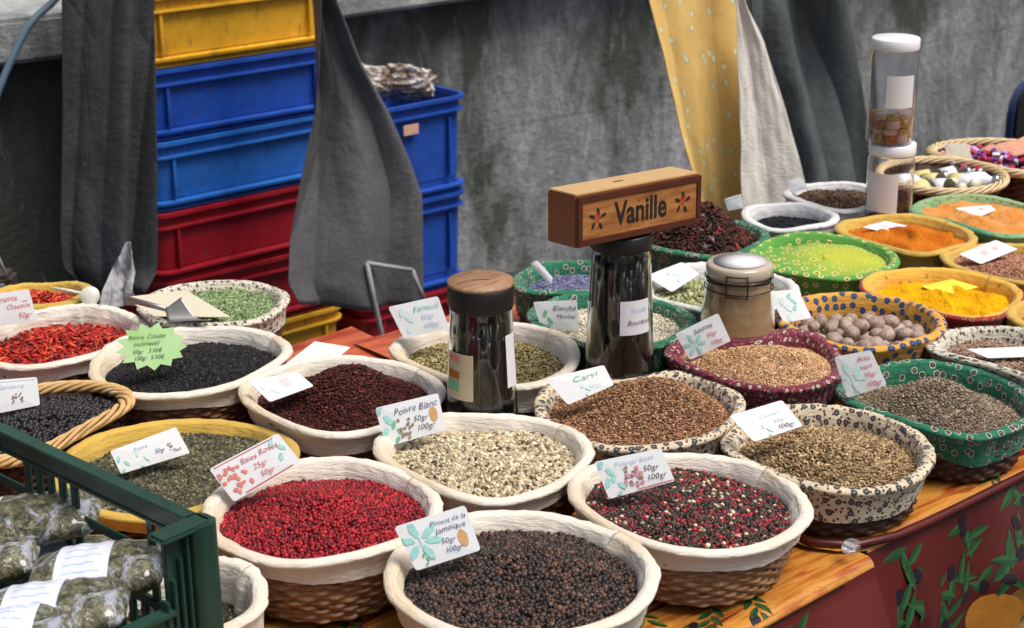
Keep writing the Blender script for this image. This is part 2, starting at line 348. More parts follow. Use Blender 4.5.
# ---------------------------------------------------------------- setting
def conc(name, base, moss_shade=0.):
    a = N(name, .85); v = a.coord('Object'); big = a.noise(v, 1.3, 6, .6); st = a.noise(a.coord('Object', (3., 3., 1.5)), 1.7, 9, .7, .7)
    fine = a.noise(v, 28, 8, .7); c = a.ramp(st, [(.34, tuple(x*.42 for x in base)), (.46, tuple(x*.72 for x in base)), (.56, base), (.68, tuple(min(1, x*1.55) for x in base))])
    c = a.mix(a.ramp(fine, [(.38, .55), (.6, 0.)]), c, tuple(x*.45 for x in base))
    sx = a.n('SeparateXYZ', {0: v})
    ms = a.noise(a.coord('Object', (1.6, 1.6, .8)), 1.9, 6, .65, .3)
    if moss_shade:
        lo = a.n('MapRange', {0: sx.outputs[0], 1: 3.1, 2: 2.5, 3: 0., 4: .34}).outputs[0]     # shade at the far left end, painted in as moss tone
        hi = a.n('MapRange', {0: sx.outputs[2], 1: .45, 2: .95, 3: 0., 4: .13}).outputs[0]      # moss and painted-in shade in the strip under the ledge
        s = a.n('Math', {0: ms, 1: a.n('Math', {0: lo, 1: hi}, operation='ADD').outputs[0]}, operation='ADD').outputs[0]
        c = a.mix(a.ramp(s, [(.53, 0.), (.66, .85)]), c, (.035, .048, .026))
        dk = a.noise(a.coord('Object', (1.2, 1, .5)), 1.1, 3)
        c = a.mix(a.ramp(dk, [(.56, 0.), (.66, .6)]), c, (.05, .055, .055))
    zz = a.n('Math', {0: sx.outputs[2], 1: a.n('Math', {0: a.noise(v, 2.5, 5), 1: .09}, operation='MULTIPLY').outputs[0]}, operation='ADD').outputs[0]
    c = a.mix(a.ramp(a.n('Math', {0: zz, 1: .47}, operation='COMPARE') .outputs[0] if 0 else a.n('Math', {0: a.n('Math', {0: zz, 1: .47}, operation='SUBTRACT').outputs[0]}, operation='ABSOLUTE').outputs[0], [(.002, .4), (.005, 0.)]), c, (.04, .042, .04))
    pit = a.noise(v, 75, 3, .8); c = a.mix(a.ramp(pit, [(.33, .6), (.42, 0.)]), c, (.05, .05, .05)); wh = a.noise(a.coord('Object', (6, 6, 1.3)), 3.1, 8, .75, .4); c = a.mix(a.ramp(wh, [(.60, 0.), (.72, .55)]), c, (.55, .56, .58))
    a.col(c); a.bump(a.mix(.5, fine, a.noise(v, 7, 8, .7)), .9, .02); return a.m
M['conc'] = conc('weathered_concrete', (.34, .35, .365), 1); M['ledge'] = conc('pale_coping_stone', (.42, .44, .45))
M['ground'] = conc('grey_paving', (.055, .058, .066))
gz = lambda x: -.09*min(5., max(0., x-2.6))          # the street falls away to the right
gv = [(x, y, gz(x)) for x in np.concatenate([np.linspace(-60, 0, 12), np.linspace(1, 9, 33), np.linspace(12, 80, 12)]) for y in np.linspace(-60, 60, 31)]
tag(mk('ground', gv, gridf(57, 31, False), M['ground']), kind='structure')
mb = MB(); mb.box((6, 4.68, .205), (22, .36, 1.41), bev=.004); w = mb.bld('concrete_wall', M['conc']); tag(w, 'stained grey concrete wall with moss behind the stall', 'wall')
mb = MB(); mb.box((6, 4.70, .974), (22, .60, .124), bev=.012); mb.bld('ledge', M['ledge'], w)
mb = MB(); mb.box((6, 5.1, 2.1), (22, .22, 4.2)); mb.bld('upper_wall', M['ledge'], w)
# hose running down the wall
p = [atY(x, y, Y) for x, y, Y in ((62, -8, 4.34), (50, 5, 4.34), (38, 15, 4.33), (27, 28, 4.33), (16, 50, 4.33), (6, 72, 4.33), (-2, 92, 4.33), (-12, 130, 4.34))]
V, F = tube(p, .010, 10); tag(mk('hose', V, F, plain('blue_grey_rubber', (.12, .2, .27), .45)), 'thin blue grey hose hanging over the wall ledge', 'hose')
# ---------------------------------------------------------------- stacking crates
def rrect(w, d, rad, n=6):
    P = []
    for cx, cy, a0 in ((w/2-rad, d/2-rad, 0), (-w/2+rad, d/2-rad, 90), (-w/2+rad, -d/2+rad, 180), (w/2-rad, -d/2+rad, 270)):
        for k in range(n+1): a = R_(a0+90*k/n); P.append((cx+rad*math.cos(a), cy+rad*math.sin(a)))
    return P
def loft(levels, w, d, rad, close_top=False, close_bot=False):
    V = []; F = []; n = None
    for off, z in levels:
        L = rrect(w+2*off, d+2*off, max(.004, rad+off)); n = len(L); V += [(x, y, z) for x, y in L]
    for i in range(len(levels)-1):
        for k in range(n): F.append((i*n+k, i*n+(k+1) % n, (i+1)*n+(k+1) % n, (i+1)*n+k))
    if close_bot: F.append(tuple(range(n))[::-1])
    if close_top: F.append(tuple((len(levels)-1)*n+k for k in range(n)))
    return V, F
def plastic(name, c):
    a = N(name, .34); v = a.coord(); n = a.noise(v, 6, 6, .7); f = a.noise(a.coord('Object', (1, 1, .3)), 40, 4)
    c1 = a.mix(a.ramp(n, [(.35, 0.), (.7, 1.)]), tuple(x*.7 for x in c), tuple(min(1, x*1.1+.008) for x in c))
    a.col(a.mix(a.ramp(f, [(.56, 0.), (.72, .5)]), c1, (.05, .045, .04))); a.rough(a.ramp(n, [(.3, .26), (.7, .48)])); a.bump(f, .1, .001); return a.m
M['cy'] = plastic('yellow_plastic', (.80, .43, .025)); M['cb'] = plastic('blue_plastic', (.014, .085, .47)); M['cr'] = plastic('red_plastic', (.34, .006, .018)); M['cb2'] = plastic('bright_blue_plastic', (.02, .15, .56))
def crate(x, y, z, w, d, h, mat, label, rz=0, rad=.05):
    t = thing('stacking_crate', label, 'crate', (x, y, z), rz, 'plastic stacking crates behind the stall')
    k = h/.19
    V, F = loft([(-.024, .004), (-.022, .030*k), (-.020, .030*k), (-.014, h-.028), (-.011, h-.006), (-.014, h-.006), (-.018, h-.03), (-.024, .01)], w, d, rad, True, True)
    mk('shell', V, F, mat, t, False)
    V, F = loft([(-.010, h-.046), (.001, h-.044), (.001, h-.039), (-.010, h-.037), (-.009, h-.012), (.005, h-.010), (.005, h), (-.010, h), (-.010, h-.044)], w, d, rad)
    mk('rim', V, F, mat, t, False)
    V, F = loft([(-.017, .0), (-.010, .0), (-.010, .005), (-.018, .006), (-.018, .016), (.001, .017), (.002, .024), (-.019, .027)], w, d, rad)
    mk('base_ledge', V, F, mat, t, False)
    for sx in (-1, 1):
        for sy in (-1, 1): m2 = MB(); m2.box((sx*(w/2-.072), sy*(d/2-.0085), h*.49), (.009, .012, h*.60), bev=.001); m2.bld('corner_rib', mat, t)
    return t
X0 = 2.345
zs = [(0, 'cy', 'amber plastic crate at the bottom of the tall stack, against the ground'), (.19, 'cr', 'lower red plastic crate of the tall stack, right above the amber one'),
      (.38, 'cr', 'upper red plastic crate of the tall stack, directly under a blue crate'), (.57, 'cb2', 'lower blue plastic crate of the tall stack, resting on red crate'),
      (.76, 'cb', 'upper blue plastic crate of the tall stack, under the yellow one'), (.95, 'cy', 'bright yellow plastic crate near the top of the tall stack')]
for i, (z, c, l) in enumerate(zs): crate(X0+[.0, .012, -.006, .0, .004, -.004][i], 4.10, z, .60, .40, .187, M[c], l, R_([0, -1, 1.2, .5, -.6, 0][i]))
crate(X0, 4.10, 1.14, .60, .40, .187, M['cy'], 'topmost yellow crate of the tall stack, cut by the photo top')
crate(2.90, 4.08, -.018, .40, .38, .173, M['cr'], 'red plastic crate at the bottom of the short stack')
crate(2.90, 4.08, .157, .40, .38, .292, M['cb'], 'lower deep blue crate of the short stack beside grey tarpaulin')
tb = crate(2.905, 4.08, .45, .40, .38, .292, M['cb'], 'deep blue crate filled with clear bags on top of short stack', R_(.6))
s = MB(); s.box((-.02, -.1895, .218), (.055, .004, .03), bev=.001); s.bld('paper_sticker', plain('peach_paper', (.72, .42, .3), .7), tb)
# bags on the crate
def crumple(name, c, size, rot, mat, seed, sub=4, amp=.12, freq=6):
    bm = bmesh.new(); bmesh.ops.create_icosphere(bm, subdivisions=sub, radius=1); g = np.random.default_rng(seed); ph = g.uniform(0, 6, 9)
    V = np.array([v.co[:] for v in bm.verts]); F = [[v.index for v in f.verts] for f in bm.faces]; bm.free()
    S = np.sign(V)*np.abs(V)**.62; n = 0
    for q in range(5):
        d = g.normal(0, 1, 3); n = n+np.abs(np.sin(S@d*freq*(1+.5*q)+ph[q]))/(1+q*.7)
    S = S*(1-amp*(n[:, None]-.8)); S = S*np.array(size); Rm = np.array(Euler(rot).to_matrix()); return mk(name, S@Rm.T+np.array(c), F, mat, None, False)
a = N('cellophane_over_brown_pods', .16); v = a.coord(); n = a.noise(v, 26, 4, .7, 1.5)
a.col(a.ramp(n, [(.36, (.10, .06, .04)), (.48, (.3, .22, .17)), (.6, (.7, .68, .68))])); a.b.inputs['Coat Weight'].default_value = .8; a.bump(n, .9, .01); M['cello'] = a.m
for i, (x, y, dz, sx, r, l) in enumerate(((2.80, 4.03, .80, .13, .3, 'crumpled clear bag of brown pods at the left of the blue crate'), (2.95, 4.02, .775, .115, .55, 'crumpled clear bag of brown pods at the right of the blue crate'))):
    b = crumple('clear_bag', (x, y, dz), (sx, .09, .05), (-.3, .30+r*.1, r*.5), M['cello'], 20+i, 5, .15, 2.6); tag(b, l, 'bag')
b = crumple('yellow_bag', (2.775, 3.93, .742), (.05, .03, .022), (0, .2, .3), plain('lime_yellow_plastic', (.6, .65, .12), .3), 31, 3); tag(b, 'small lime yellow bag peeking over the blue crate edge', 'bag')
# ---------------------------------------------------------------- hanging cloths
def hang(name, rows, Y, mat, label, cat, folds=((9, .02), (17, .01)), seed=0, parent=None, nu=110, nv=60, slope=0., crumplea=.0008, vdrift=2.):
    ys = [r[0] for r in rows]; g = np.random.default_rng(seed); ph = g.uniform(0, 6.28, 20); V = []; UV = []
    for i in range(nu):
        for j in range(nv):
            u, v = i/(nu-1), j/(nv-1); y = ys[0]+(ys[-1]-ys[0])*v
            xl = np.interp(y, ys, [r[1] for r in rows]); xr = np.interp(y, ys, [r[2] for r in rows]); dyb = np.interp(u, [0, .5, 1], [0, 0, 0])
            P = atY(xl+(xr-xl)*u, y, Y+slope*v); d = 0
            for q, (f, am) in enumerate(folds): w_ = f*u+vdrift*v*math.sin(ph[q])+ph[q+5]; d += am*(.55*math.sin(w_)+.75*(abs(math.sin(w_*.5+.8*v))**.7-.5))
            d += crumplea*(math.sin(13*u+19*v+ph[10])*math.sin(23*v-7*u+ph[11])+.6*math.sin(31*u-17*v+ph[12])*math.sin(37*v+9*u+ph[13]))
            V.append(P+np.array([0, -1, 0])*(d)); UV.append((u*.5, v*1.2))
    o = mk(name, V, gridf(nu, nv, False), mat, parent, True, np.array(UV))
    md = o.modifiers.new('thick', 'SOLIDIFY'); md.thickness = .002
    if label: tag(o, label, cat)
    return o
def tarp(name, c, c2):
    a = N(name, .5); v = a.coord(); n = a.noise(v, 5, 7, .65, .4); f = a.noise(v, 60, 5, .6)
    cc = a.ramp(n, [(.35, c), (.6, c2), (.75, tuple(x*1.12 for x in c2))]); vo = a.n('TexVoronoi', {'Vector': v, 'Scale': 22.}).outputs[0]
    a.col(a.mix(a.ramp(vo, [(.02, .7), (.05, 0.)]), cc, (.3, .3, .28))); wv = a.n('Math', {0: a.n('Math', {0: a.noise(a.n('Mapping', {0: a.n('TexCoord').outputs['Object'], 2: (0, .5, 0), 3: (4.5, 4.5, 1.6)}).outputs[0], 1.6, 3, .45, .8), 1: .5}, operation='SUBTRACT').outputs[0]}, operation='ABSOLUTE').outputs[0]
    a.bump(a.mix(.12, wv, f), .75, .03); a.rough(a.ramp(n, [(.3, .42), (.7, .65)])); return a.m
M['tarp1'] = tarp('dark_tarpaulin', (.034, .037, .038), (.050, .055, .058)); M['tarp2'] = tarp('grey_tarpaulin', (.105, .105, .11), (.14, .14, .147)); M['tarp3'] = tarp('slate_tarpaulin', (.07, .082, .085), (.10, .118, .122))
hang('tarpaulin', [(-120, 50, 158), (0, 57, 157), (120, 62, 155), (230, 64, 154), (270, 68, 153), (292, 92, 140)], 3.5, M['tarp1'], 'dark weathered tarpaulin strip hanging left of the tall crate stack', 'tarpaulin', ((9, .05), (17, .02)), 3)
t2 = hang('tarpaulin', [(-40, 314, 320), (0, 313, 326), (60, 314, 349), (110, 313, 378), (160, 305, 402), (195, 300, 416), (250, 293, 420), (285, 289, 423), (305, 300, 424)], 3.62, M['tarp2'], 'grey triangular tarpaulin hanging between the two crate stacks', 'tarpaulin', ((5, .04), (12, .022)), 8, vdrift=3.5)
hang('tarpaulin_strip', [(-60, 310, 330), (60, 312, 326), (115, 314, 318)], 3.68, M['tarp1'], 'narrow dark strip of tarpaulin behind the top of the grey triangle', 'tarpaulin', ((6, .02),), 5, nu=16)
M['strap'] = plain('grey_webbing', (.35, .35, .38), .6)
m2 = MB()
for pts in ([(384, 346), (381, 330), (374, 300), (367, 263)], [(367, 263), (385, 266), (412, 270)], [(412, 270), (419, 288), (424, 300)]):
    V, F = tube([atY(x, y, 3.555) for x, y in pts], .0065, 6); m2.add(V, F)
m2.bld('strap', M['strap'], t2, True)
a = N('yellow_floral_cotton', .8); uv = a.coord('UV'); vo = a.n('TexVoronoi', {'Vector': uv, 'Scale': 16., 'Randomness': .9}, voronoi_dimensions='2D')
c = a.mix(a.noise(uv, 12), (.80, .50, .13), (.90, .64, .24)); vd = a.n('Math', {0: vo.outputs[0], 1: a.n('Math', {0: a.noise(uv, 70, 3), 1: .35}, operation='MULTIPLY').outputs[0]}, operation='ADD').outputs[0]
sel = a.ramp(a.n('SeparateColor', {0: vo.outputs[1]}).outputs[0], [(0, 0.), (.45, 1.)], True)
fl = a.ramp(vd, [(0, (.9, .75, .3)), (.20, (.86, .78, .55)), (.33, (.36, .5, .25)), (.38, (.78, .55, .2))], True); mk_ = a.n('Math', {0: a.ramp(vd, [(0, 1.), (.40, 0.)], True), 1: sel}, operation='MULTIPLY').outputs[0]
a.col(a.mix(mk_, c, fl)); a.bump(a.noise(uv, 20), .3, .005); M['yfloral'] = a.m
yc = hang('yellow_tablecloth', [(-120, 620, 734), (0, 645, 738), (60, 662, 738), (140, 682, 738), (200, 702, 738), (260, 716, 742)], 2.86, M['yfloral'], 'yellow floral cloth hanging behind the star anise basket', 'cloth', ((4, .016), (11, .006)), 12, vdrift=3)
M['cream'] = fabric('cream_cotton', (.86, .82, .74))
hang('cream_cloth', [(-120, 728, 745), (0, 735, 742), (40, 736, 762), (120, 738, 786), (180, 738, 802), (260, 740, 815)], 2.80, M['cream'], 'plain cream cloth hanging in a wedge beside the yellow floral cloth', 'cloth', ((6, .010), (13, .003)), 14, crumplea=.002)
hang('tarpaulin', [(-120, 742, 800), (0, 745, 836), (60, 752, 852), (120, 766, 868), (180, 785, 880), (250, 792, 888)], 3.1, M['tarp3'], 'slate grey tarpaulin hanging right of the cream cloth', 'tarpaulin', ((7, .04), (12, .03)), 17, vdrift=5, crumplea=.0012)
# ---------------------------------------------------------------- tables and cloths
M['wood'] = plain('trestle_wood', (.3, .19, .1), .6)
for nm, xa, xb, ya, yb, lab in (('trestle_table', -.35, 1.60, 1.29, 2.33, 'near trestle table hidden under an olive print cloth'), ('trestle_table', 1.68, 3.9, 1.31, 2.36, 'far trestle table hidden under an olive print cloth')):
    t = thing(nm, lab, 'table', ((xa+xb)/2, (ya+yb)/2, 0)); w_, d_ = xb-xa, yb-ya
    s = MB(); s.box((0, 0, .722), (w_-.02, d_-.02, .03)); s.bld('tabletop', M['wood'], t)
    for sx in (-1, 1):
        for sy in (-1, 1): lz = gz((xa+xb)/2+sx*(w_/2-.1))+.001; s = MB(); s.box((sx*(w_/2-.1), sy*(d_/2-.1), (.706+lz)/2), (.04, .04, .706-lz)); s.bld('leg', M['wood'], t)
a = N('oilcloth_top', .16); v = a.coord('Object', (1.2, 11, 1)); n = a.noise(v, 5, 5, .6, .4)
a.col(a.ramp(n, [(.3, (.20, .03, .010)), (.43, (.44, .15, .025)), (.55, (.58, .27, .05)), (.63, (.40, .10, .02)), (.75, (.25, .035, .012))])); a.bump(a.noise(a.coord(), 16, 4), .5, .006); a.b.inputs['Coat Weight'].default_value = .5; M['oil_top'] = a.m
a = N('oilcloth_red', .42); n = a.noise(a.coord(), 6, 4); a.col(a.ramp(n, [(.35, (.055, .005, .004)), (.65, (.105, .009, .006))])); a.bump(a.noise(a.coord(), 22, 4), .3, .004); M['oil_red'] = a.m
a = N('oilcloth_coral', .25); n = a.noise(a.coord('Object', (1, 6, 1)), 6, 4); a.col(a.ramp(n, [(.35, (.28, .03, .015)), (.55, (.5, .10, .04)), (.7, (.55, .17, .06))])); M['oil_coral'] = a.m
def flat_(n, c, r=.3): x = N(n, r); q = x.noise(x.coord(), 60); x.col(x.mix(q, tuple(k*.7 for k in c), tuple(k*1.2 for k in c))); return x.m
M['leafg'] = flat_('printed_green_leaf', (.012, .06, .022)); M['olive'] = flat_('printed_olive', (.015, .008, .016), .3); M['ochre'] = flat_('printed_ochre', (.42, .17, .02)); M['leafm'] = flat_('printed_mid_leaf', (.03, .10, .03)); M['maroon'] = flat_('printed_maroon', (.2, .02, .012)); M['leafl'] = flat_('printed_pale_leaf', (.10, .15, .035))
def cloth(name, label, xa, xb, Ye, Yb, zt, drop, seed, corner=0., decal=True, dropf=lambda p: 1.):
    g = np.random.default_rng(seed); ph = g.uniform(0, 6.28, 10); rr = .016
    def S(p, q, lift=0.):
        ye = Ye(p)
        if q >= rr: x, y, z, n = p, ye+q, zt+.0012*math.sin(p*31+ph[0])*math.sin(q*27+ph[1])+.0008*math.sin(p*70+q*40), (0, 0, 1)
        else:
            s_ = (rr-q)/(rr*PI/2)
            if s_ <= 1: a_ = s_*PI/2; x, y, z, n = p, ye+rr-rr*math.sin(a_), zt-rr+rr*math.cos(a_), (0, -math.sin(a_), math.cos(a_))
            else:
                L = (rr-q)-rr*PI/2; k = min(1, L/.12); b = k*(.026+.018*math.sin(p*11+ph[2]+1.5*L)+.010*math.sin(p*23+ph[3])+.003*math.sin(p*61+L*9))
                x, y, z, n = p, ye-.012*k-b, zt-rr-L, (0, -1, 0)
        if corner and y < ye+corner and p < xa+corner:
            dx = p-xa; pass
        return (x+n[0]*lift, y+n[1]*lift, z+n[2]*lift)
    ps = np.linspace(xa, xb, int((xb-xa)/.018)); qs = np.concatenate([np.linspace(Yb-Ye(xa), rr, 34), np.linspace(rr, rr-rr*PI/2, 8)[1:], np.linspace(rr-rr*PI/2, -drop, 30)[1:]])
    mb = MB(); V = []
    for p in ps:
        for q in qs:
            c_ = 0
            if corner: dd = max(0, corner-max(q, 0)); c_ = (corner-math.sqrt(max(0, corner**2-dd**2)))*max(0, 1-(p-xa)/(.25))
            x, y, z = S(p, q if q > -.0094 else -.0094+(q+.0094)*dropf(p)); V.append((x+c_, y, z))
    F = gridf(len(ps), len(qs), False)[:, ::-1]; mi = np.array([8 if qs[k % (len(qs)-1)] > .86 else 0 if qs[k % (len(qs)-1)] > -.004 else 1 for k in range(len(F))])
    mb.V = V; mb.F = [tuple(f) for f in F.tolist()]; mb.mi = mi.tolist()
    def leaf(cx, cy, L, w, ang, m_, lift=.0006):
        pts = []
        for k in range(9):
            t = k/8; ww = w*math.sin(PI*t**.85)*.5; x = L*t
            pts.append(((x, ww), (x, -ww)))
        Vv = []
        for a_, b_ in pts:
            for (x, y) in (a_, (a_[0], 0), b_): Vv.append(S(cx+x*math.cos(ang)-y*math.sin(ang), cy+x*math.sin(ang)+y*math.cos(ang), lift))
        Ff = [(3*k+j, 3*k+j+1, 3*k+j+4, 3*k+j+3) for k in range(8) for j in (0, 1)]
        if m_ in (2, 5): mb.add(Vv, Ff[0::2], m_); mb.add(Vv, Ff[1::2], 7 if m_ == 2 else 2)
        else: mb.add(Vv, Ff, m_)
    def oval(cx, cy, a_, b_, ang, m_, lift=.0009):
        Vv = [S(cx, cy, lift)]
        for rr_ in (.5, 1):
            for k in range(18): t = 2*PI*k/18; x, y = a_*rr_*math.cos(t), b_*rr_*math.sin(t); Vv.append(S(cx+x*math.cos(ang)-y*math.sin(ang), cy+x*math.sin(ang)+y*math.cos(ang), lift))
        Ff = [(0, 1+k, 1+(k+1) % 18) for k in range(18)]+[(1+k, 19+k, 19+(k+1) % 18, 1+(k+1) % 18) for k in range(18)]; mb.add(Vv, Ff, m_)
    if decal:
        x = xa+.12
        while x < xb-.15:                                    # on the drop
            q = -g.uniform(.03, min(.2, drop*dropf(x)*.85))
            if g.random() < .32: oval(x, q-.05, .05, .035, g.uniform(-.4, .4), 4, .0004)
            a0 = g.uniform(.9, 2.2)
            for k in range(5): leaf(x+g.normal(0, .006), q+.012*k-.02, g.uniform(.04, .06), .014, a0+(k % 2-.5)*1.7+g.normal(0, .15)-PI*(k > 2), 2)
            for k in range(2): oval(x+g.uniform(-.03, .03), q+g.uniform(-.03, .04), .011, .008, g.uniform(0, 3), 3)
            x += g.uniform(.026, .045)
        for k in range(int((xb-xa)*110)):                     # on the top
            x, q = g.uniform(xa+.05, xb-.1), g.uniform(.03, Yb-Ye(xa)-.05) if k % 2 else g.uniform(.025, .28); a0 = g.uniform(0, 6.28)
            for j in range(6): leaf(x+.011*j*math.cos(a0), q+.011*j*math.sin(a0), .030, .009, a0+(.6 if j % 2 else -.6), 5 if k % 3 else 2, .0007+.0001*j)
            if k % 4 == 0: oval(x-.01, q, .009, .006, a0, 3, .0014)
        for k in range(int((xb-xa)*22)):
            x, q = g.uniform(xa+.05, xb-.4), g.uniform(.03, Yb-Ye(xa)-.1) if k % 2 else g.uniform(.03, .2); leaf(x, q, g.uniform(.15, .35), .008, g.normal(0, .06), 6, .0004)
    o = mb.bld(name, [M['oil_top'], M['oil_red'], M['leafg'], M['olive'], M['ochre'], M['leafl'], M['maroon'], M['leafm'], M['oil_coral']], None, True)
    return tag(o, label, 'tablecloth')
M['under'] = fabric('ochre_print', (.5, .24, .03), [(.2, (.02, .07, .03)), (.3, (.3, .16, .03))], 26, .8)
nearE = lambda p: 1.235-.05*(1.6-p); farE = lambda p: 1.262
cloth('tablecloth', 'olive print oilcloth over the near table, orange top and dark red drop', -.4, 1.665, nearE, 2.34, .746, .42, 5)
fc = cloth('tablecloth', 'olive print oilcloth over the far table, lapping over the near one', 1.61, 3.95, farE, 2.36, .752, .13, 9, corner=.07, dropf=lambda p: 1+max(0, 2.0-p)*5)
# ochre cloth under the red drops
V = []; UV = []
for x in np.linspace(1.66, 3.9, 160):
    for k, z in enumerate(np.linspace(.70, .06, 26)):
        V.append((x, 1.262-.010*(1+math.sin(x*9+1))*min(1, k/8)-.005*math.sin(x*21)*k/26, z)); UV.append((x, z))
tag(mk('under_cloth', V, gridf(160, 26, False), M['under'], None, True, np.array(UV)), 'ochre cloth with green spots hanging below the red drop', 'tablecloth')
# rolled left hem of the far cloth and the front piping
hm = MB(); pts = [(1.615+.02*math.sin(k*.9), 1.95-.06*k, .757) for k in range(11)]+[(1.62, 1.31, .757), (1.66, 1.270, .755), (1.73, 1.254, .752)]+[(x, 1.258+.001*math.sin(x*13), .7475) for x in np.arange(1.8, 3.9, .08)]
V, F = tube(pts, .0065, 8); hm.add(V, F); hm.bld('hem', M['oil_red'], fc, True)
hm = MB(); V, F = tube([(x, nearE(x)-.0015, .7405) for x in np.arange(-.38, 1.66, .06)], .005, 8); hm.add(V, F); hm.bld('hem', M['oil_top'], bpy.data.objects['tablecloth'], True)
# ---------------------------------------------------------------- all the baskets
W_, WD, WP = 'wicker', 'wicker_dark', 'wicker_pale'
def pal(*a): return list(a)
BK = {}
BD = []
def basket(*a, **k): BD.append((a, k))
def where(cx, cy, wpx, h, sc): p = at(cx, cy, TZ+h); return p, wpx*((p-C0)@fw)/FPX/2*sc
def squash(o, origin, key, dist):
    """soft baskets standing rim to rim: the farther one is pressed out of the nearer one's round"""
    me = o.data; n = len(me.vertices); co = np.empty(n*3, dtype=np.float32); me.vertices.foreach_get('co', co); V = co.reshape(-1, 3).astype(float); X = V[:, :2]+np.array(origin[:2]); ch = False
    me_R = GEO[key][1]
    for k2, (p2, R2, d2) in GEO.items():
        if k2 == key or d2 >= dist: continue
        pen = me_R+R2-.010-math.hypot(origin[0]-p2[0], origin[1]-p2[1])
        if pen <= 0: continue
        ch = True; D = X-np.array(p2[:2]); d = np.linalg.norm(D, axis=1)+1e-9; lo, w = R2-.010-pen, 3.*pen
        hi = R2-.010+w; t = np.clip((d-lo)/(hi-lo), 0, 1); nd = np.where(d < hi, R2-.010+w*t, d); X = np.array(p2[:2])+D/d[:, None]*nd[:, None]
    if ch: V[:, :2] = X-np.array(origin[:2]); me.vertices.foreach_set('co', V.astype(np.float32).ravel()); me.update()
def build_basket(key, cx, cy, wpx, mat, body, desc, fillspec=None, h=.10, depth=.022, t=.0092, hem=.035, tilt=(0, 0), far=False, inmat=None, braidm=None, rf=None, pleat=1., sc=.985, gather=0., zoff=0.):
    p, R = where(cx, cy, wpx, h, sc); dist = (p-C0)@fw
    base = Vector((p[0], p[1], TZ+.006+zoff)); rx, ry = tilt; e = Euler((R_(rx), R_(ry), 0)); hh = h-.006-zoff
    t_ = thing('wicker_basket', desc, 'basket', base, 0, 'round spice baskets on the stall'); t_.rotation_euler = e
    basket_body(t_, R*.985, hh-(.010 if mat else .004), M[body], 9 if h < .09 else 12, 40 if far else 46, far)
    if mat: liner(t_, R, hh, M[mat], depth+.012, t, hem, hash(key) % 997 if False else sum(map(ord, key))*7+int(wpx), far, M[inmat] if inmat else None, pleat, gather)
    if braidm: braid(R-.009, hh+.001, .0080, 6, 6, .0034, 360, 3, .8).bld('braided_rim', M[braidm], t_, True)
    BK[key] = (p, R, e)
    if fillspec:
        nm, lab, cat, kw = fillspec; kw = dict(kw); Rf = kw.pop('Rf', None) or (R-(2*t+.002 if mat else .014))*(kw.pop('rs', .985))
        o, f = fill(nm, lab, cat, base, Rf, hh-depth+.005, seed=sum(map(ord, key))+3, **kw); o.rotation_euler = e; BK[key] = (p, R, e, f, o)
    for ch in t_.children: squash(ch, base, key, dist)
    if fillspec: squash(o, base, key, dist)
    return t_
blk = (.012, .010, .010)
basket('A', 521, 573, 281, 'white', W_, 'white lined wicker basket of black allspice berries, nearest the camera',
    ('allspice_berries', 'black brown allspice berries heaped in the nearest basket', 'spice', dict(h=.020, kind='pepper', size=.0035, pal=pal(((.030, .020, .016), 5), ((.07, .036, .025), 3), ((.13, .065, .04), 1.4), ((.014, .011, .01), 3)), mat='berry', ox=.05, oy=.1)), hem=.042)
basket('B', 685, 501, 248, 'white', WP, 'white lined wicker basket of mixed coloured peppercorns by the table corner',
    ('mixed_peppercorns', 'mixed red, white, green and black peppercorns', 'spice', dict(h=.012, kind='pepper', size=.0031, pal=pal(((.018, .014, .012), 7), ((.06, .05, .028), 3), ((.30, .012, .02), 3), ((.58, .47, .32), .9), ((.13, .03, .025), 2)), mat='berry', ox=-.1)), tilt=(1.5, 3), hem=.026, h=0.092)
basket('C', 322, 510, 245, 'white', WP, 'white lined wicker basket of pink peppercorns beside green plastic crate',
    ('pink_peppercorns', 'bright red pink peppercorns heaped in white lined basket', 'spice', dict(h=.018, kind='ball', size=.0031, pal=pal(((.27, .004, .012), 6), ((.15, .003, .008), 3), ((.42, .02, .02), 2), ((.07, .003, .006), 1.5)), mat='berry', oy=.1)), hem=.026, depth=.022, pleat=1.6)
basket('D', 481, 455, 231, 'white', W_, 'white lined wicker basket of white peppercorns in front of glass jar',
    ('white_peppercorns', 'pale white peppercorns filling a white lined basket', 'spice', dict(h=.012, kind='ball', size=.0031, under=.2, pal=pal(((.54, .46, .31), 7), ((.38, .3, .18), 3), ((.12, .08, .045), 1.6), ((.68, .62, .47), 2)), mat='grain')), hem=.026, depth=.022)
basket('E', 341, 395, 213, 'white', W_, 'white lined wicker basket of dark red brown allspice heap, left of the jar',
    ('dark_cloves', 'dark reddish brown cloves in a tall heap', 'spice', dict(h=.044, kind='grain', size=.0036, pal=pal(((.06, .012, .010), 5), ((.11, .025, .018), 3), ((.025, .01, .009), 3), ((.2, .06, .04), .6)), mat='grain', sig=.62, ox=.1)), hem=.026)
basket('F', 193, 361, 207, 'white', W_, 'white lined wicker basket of black cubeb pepper under green star card',
    ('cubeb_pepper', 'black cubeb peppercorns under a star shaped green card', 'spice', dict(h=.014, kind='pepper', size=.0026, pal=pal(((.010, .010, .012), 5), ((.022, .02, .022), 3), ((.05, .045, .04), .7)), mat='grain', oy=.2)), hem=.024, depth=.026, h=.105)
basket('G', 60, 337, 184, 'white', WD, 'white lined wicker basket of dried red chillies at the left edge',
    ('dried_red_chillies', 'small dried red chillies in the white lined basket', 'spice', dict(h=.018, kind='chili', size=.0085, pal=pal(((.42, .018, .010), 5), ((.25, .010, .008), 3), ((.6, .07, .02), 2), ((.13, .008, .006), 1)), mat='berry', layers=3, dens=1.1)), hem=.026, depth=.03, pleat=1.8)
